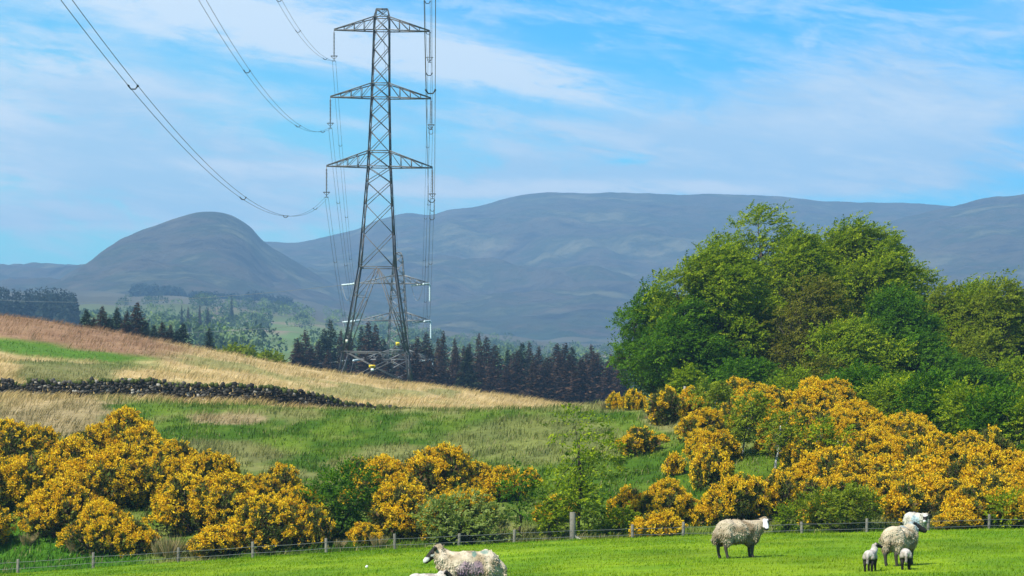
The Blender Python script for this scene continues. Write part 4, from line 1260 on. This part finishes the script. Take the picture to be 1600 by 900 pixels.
make_sheep(ground(1431, 95) - dz, -66, 1.0, (.60, .02, .74), (.5, -.5, -.5), 'farthest ewe, partly hidden by field edge, blue mark on shoulder',
           'mottled', marks=[(BLUE, (.3, -.22, .62), (.24, .25, .16))], fleece_col=((.46, .41, .34), (.64, .60, .52)), tuft=2200)
LW = ((.44, .37, .32), (.68, .61, .55))
BK = (.015, .013, .012)
make_sheep(ground(1360, 53) - dz, 72, .53, (.55, -.14, .97), (.5, -.75, -.25), 'black headed lamb standing alone beside the ewe with blue neck', 'black', BK, LW, lamb=True, tuft=1500, name='lamb', dark_rump=True)
make_sheep(ground(1415, 53.6) - dz, 84, .53, (.56, .0, .60), (.8, .1, -.5), 'lamb pressed against the ewe, only rump and dark legs showing', 'black', BK, LW, lamb=True, tuft=1500, name='lamb', dark_rump=True)
make_sheep(ground(668, 46.2) - dz, 6, .65, (.50, -.04, .80), (.8, -.2, -.5), 'lamb in front of the marked ewe, cut by the bottom edge', 'black', BK, LW, lamb=True, tuft=1500, name='lamb')

v = IV * (1 + rng.normal(0, .2, IV.shape)) * .045
tag(link('wool_tuft', mesh_np('wool_tuft', v, IT, np.tile([.8, .78, .74], (len(v), 1)), M_wool, True), None, hit(573, 889, 45, 78) + Vector((0, 0, .05))), 'white scrap of wool lying in the grass', 'wool')

# ------------------------------------------------------------------ air
hb = MB()
def box(mb, lo, hi):
    x0, y0, z0 = lo; x1, y1, z1 = hi
    mb.add([(x0, y0, z0), (x1, y0, z0), (x1, y1, z0), (x0, y1, z0), (x0, y0, z1), (x1, y0, z1), (x1, y1, z1), (x0, y1, z1)],
           [(0, 3, 2, 1), (4, 5, 6, 7), (0, 1, 5, 4), (1, 2, 6, 5), (2, 3, 7, 6), (3, 0, 4, 7)])
box(hb, (-7800, -120, -120), (7800, 9700, 590))
mh, nt, out = new_mat('air')
pv = nt.nodes.new('ShaderNodeVolumePrincipled')
pv.inputs['Color'].default_value = (.36, .65, 1.0, 1); pv.inputs['Density'].default_value = 1.6e-4
nt.links.new(pv.outputs[0], out.inputs['Volume'])
tag(hb.build('haze', mh), kind='stuff')

# ------------------------------------------------------------------ sky, sun
SUN_EL, SUN_AZ = 50.0, math.atan2(-.62, -.62)
w = bpy.data.worlds.new('World'); S.world = w; w.use_nodes = True
nt = w.node_tree; nt.nodes.clear(); N, L = nt.nodes, nt.links


def val(x):
    n = N.new('ShaderNodeValue'); n.outputs[0].default_value = x; return n.outputs[0]


def mth(op, a, b=None, c=None, clamp=False):
    n = N.new('ShaderNodeMath'); n.operation = op; n.use_clamp = clamp
    for i, q in enumerate((a, b, c)):
        if q is None: continue
        if isinstance(q, (int, float)): n.inputs[i].default_value = q
        else: L.new(q, n.inputs[i])
    return n.outputs[0]


def smooth(x, a, b):
    n = N.new('ShaderNodeMapRange'); n.interpolation_type = 'SMOOTHSTEP'
    L.new(x, n.inputs[0]); n.inputs[1].default_value = a; n.inputs[2].default_value = b
    return n.outputs[0]


def mixrgb(f, a, b, mode='MIX'):
    n = N.new('ShaderNodeMix'); n.data_type = 'RGBA'; n.blend_type = mode
    for i, q in ((0, f), (6, a), (7, b)):
        if isinstance(q, (int, float)): n.inputs[i].default_value = q
        elif isinstance(q, tuple): n.inputs[i].default_value = (*q, 1)
        else: L.new(q, n.inputs[i])
    return n.outputs[2]


sky = N.new('ShaderNodeTexSky'); sky.sky_type = 'NISHITA'; sky.sun_disc = False
sky.sun_elevation = math.radians(SUN_EL); sky.sun_rotation = SUN_AZ % (2 * math.pi)
sky.air_density = 1.0; sky.dust_density = .2; sky.ozone_density = 2.5
tc = N.new('ShaderNodeTexCoord'); sx = N.new('ShaderNodeSeparateXYZ'); L.new(tc.outputs['Generated'], sx.inputs[0])
yy = mth('MAXIMUM', mth('ABSOLUTE', sx.outputs[1]), .08)
U = mth('MULTIPLY_ADD', mth('DIVIDE', sx.outputs[0], yy), 4.2, .8)          # azimuth, elevation as slopes from due north
Vv = mth('MULTIPLY_ADD', mth('DIVIDE', sx.outputs[2], yy), -4.2, .658)


def noise2(su, sv, rot=0.0, scale=1.0, det=7, rough=.6, dist=.0, off=0.0):
    c, s_ = math.cos(rot), math.sin(rot)
    a = mth('ADD', mth('MULTIPLY', U, c), mth('MULTIPLY', Vv, s_)); b = mth('SUBTRACT', mth('MULTIPLY', Vv, c), mth('MULTIPLY', U, s_))
    cb = N.new('ShaderNodeCombineXYZ'); L.new(mth('MULTIPLY', a, su), cb.inputs[0]); L.new(mth('MULTIPLY', b, sv), cb.inputs[1]); cb.inputs[2].default_value = off
    n = N.new('ShaderNodeTexNoise'); n.inputs['Scale'].default_value = scale; n.inputs['Detail'].default_value = det
    n.inputs['Roughness'].default_value = rough; n.inputs['Distortion'].default_value = dist
    L.new(cb.outputs[0], n.inputs['Vector']); return n.outputs['Fac']


def cl(cx, cy, rx, ry, rot=0.0, amp=1.0):
    c, s_ = math.cos(rot), math.sin(rot)
    du = mth('SUBTRACT', U, cx); dv = mth('SUBTRACT', Vv, cy)
    a = mth('ADD', mth('MULTIPLY', du, c), mth('MULTIPLY', dv, s_)); b = mth('SUBTRACT', mth('MULTIPLY', dv, c), mth('MULTIPLY', du, s_))
    a = mth('MULTIPLY', a, 1 / rx); b = mth('MULTIPLY', b, 1 / ry)
    r2 = mth('ADD', mth('MULTIPLY', a, a), mth('MULTIPLY', b, b))
    return mth('MULTIPLY', mth('EXPONENT', mth('MULTIPLY', r2, -1)), amp)


def addall(xs):
    t = xs[0]
    for q in xs[1:]: t = mth('ADD', t, q)
    return t


hi = smooth(mth('ADD', mth('MULTIPLY', Vv, -1.0), mth('MULTIPLY', U, .28)), -.34, .30)
skyc = mixrgb(1.0, sky.outputs[0], mixrgb(hi, (.44, 1.24, 1.20), (.05, .82, 1.27)), 'MULTIPLY')
skyc = mixrgb(1.0, skyc, mixrgb(smooth(sx.outputs[2], .18, .5), (1.0, 1.0, 1.0), (.62, .60, .60)), 'MULTIPLY')      # unseen sky above the frame dimmed to cut fill light and deepen shadows
n_st = noise2(1.5, 8.0, .17, 1.7, 9, .64, .5, 1.3)
n_fi = noise2(4.0, 12.0, .12, 1.5, 8, .65, .6, 4.1)
n_br = noise2(1.3, 3.0, .1, 1.6, 6, .55, .2, 7.7)
white = addall([cl(.34, .02, .32, .07, .12, 1.1), cl(.60, .085, .22, .04, .18, .8), cl(.84, .12, .24, .038, .22, 1.0), cl(1.06, .105, .1, .02, .35, .6), cl(.0, .17, .13, .12, 0, .85), cl(.45, .265, .30, .018, .05, .9), cl(.30, .355, .4, .012, 0, .6), cl(.98, .294, .24, .014, 0, 1.4), cl(.16, .11, .22, .025, .25, .7), cl(.62, .20, .25, .015, .12, .6), cl(1.15, .06, .2, .02, .3, .5), cl(.62, .30, .2, .012, .02, .6), cl(.03, .285, .10, .02, .1, .6), cl(.80, .24, .14, .015, .1, .45), cl(1.40, .18, .26, .05, -.02, .7)])
lilac = addall([cl(.08, .17, .26, .11, .1, .9), cl(.25, .27, .35, .05, .05, .75), cl(.2, .335, .5, .035, 0, .95), cl(1.38, .18, .34, .075, -.05, 1.0), cl(1.1, .25, .6, .05, .0, .7), cl(1.5, .05, .3, .05, -.2, .45), cl(.75, .19, .3, .04, .1, .4), cl(.98, .292, .26, .014, 0, 1.2), cl(1.3, .27, .6, .03, 0, .6)])
n_ff = noise2(5.0, 22.0, .17, 2.0, 9, .68, .9, 9.3)
nmx = addall([mth('MULTIPLY', n_st, .45), mth('MULTIPLY', n_fi, .3), mth('MULTIPLY', n_ff, .25)])
nlx = mth('ADD', mth('MULTIPLY', n_br, .5), mth('MULTIPLY', n_fi, .5))
mw = smooth(mth('MULTIPLY', white, mth('MULTIPLY_ADD', nmx, 8.2, -2.9)), .0, 1.5)
wisp = mth('MULTIPLY', smooth(nmx, .455, .62), .55)
mw = mth('MAXIMUM', mw, wisp)
ml = smooth(mth('MULTIPLY', lilac, mth('MULTIPLY_ADD', nlx, 6.0, -1.8)), .0, 1.15)
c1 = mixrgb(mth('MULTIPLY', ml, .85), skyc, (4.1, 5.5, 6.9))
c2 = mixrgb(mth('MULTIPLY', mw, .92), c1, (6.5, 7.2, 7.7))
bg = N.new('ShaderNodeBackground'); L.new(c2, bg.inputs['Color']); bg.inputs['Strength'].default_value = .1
ow = N.new('ShaderNodeOutputWorld'); L.new(bg.outputs[0], ow.inputs['Surface'])

sd = bpy.data.lights.new('sun', 'SUN'); sd.energy = 5.0; sd.angle = math.radians(2.0); sd.color = (1, .95, .85)
so = bpy.data.objects.new('sun', sd); COL.objects.link(so)
e = math.radians(SUN_EL)
to_sun = Vector((math.sin(SUN_AZ) * math.cos(e), math.cos(SUN_AZ) * math.cos(e), math.sin(e)))
so.rotation_euler = to_sun.to_track_quat('Z', 'Y').to_euler()

cam = bpy.data.cameras.new('camera'); co = bpy.data.objects.new('camera', cam); COL.objects.link(co)
cam.sensor_width = 36; cam.lens = 36 * F / 1600; cam.shift_y = (YH - 450) / 1600
cam.clip_start = .5; cam.clip_end = 30000
co.location = (0, 0, 0); co.rotation_euler = (math.radians(90), 0, 0)
S.camera = co
S.view_settings.view_transform = 'Standard'; S.view_settings.look = 'None'; S.view_settings.exposure = .58; S.view_settings.gamma = 1
S.render.film_transparent = False
cy = S.cycles
cy.use_denoising = True; cy.use_adaptive_sampling = True; cy.adaptive_threshold = .015
cy.max_bounces = 5; cy.diffuse_bounces = 2; cy.glossy_bounces = 2; cy.transmission_bounces = 3; cy.volume_bounces = 0
cy.caustics_reflective = False; cy.caustics_refractive = False
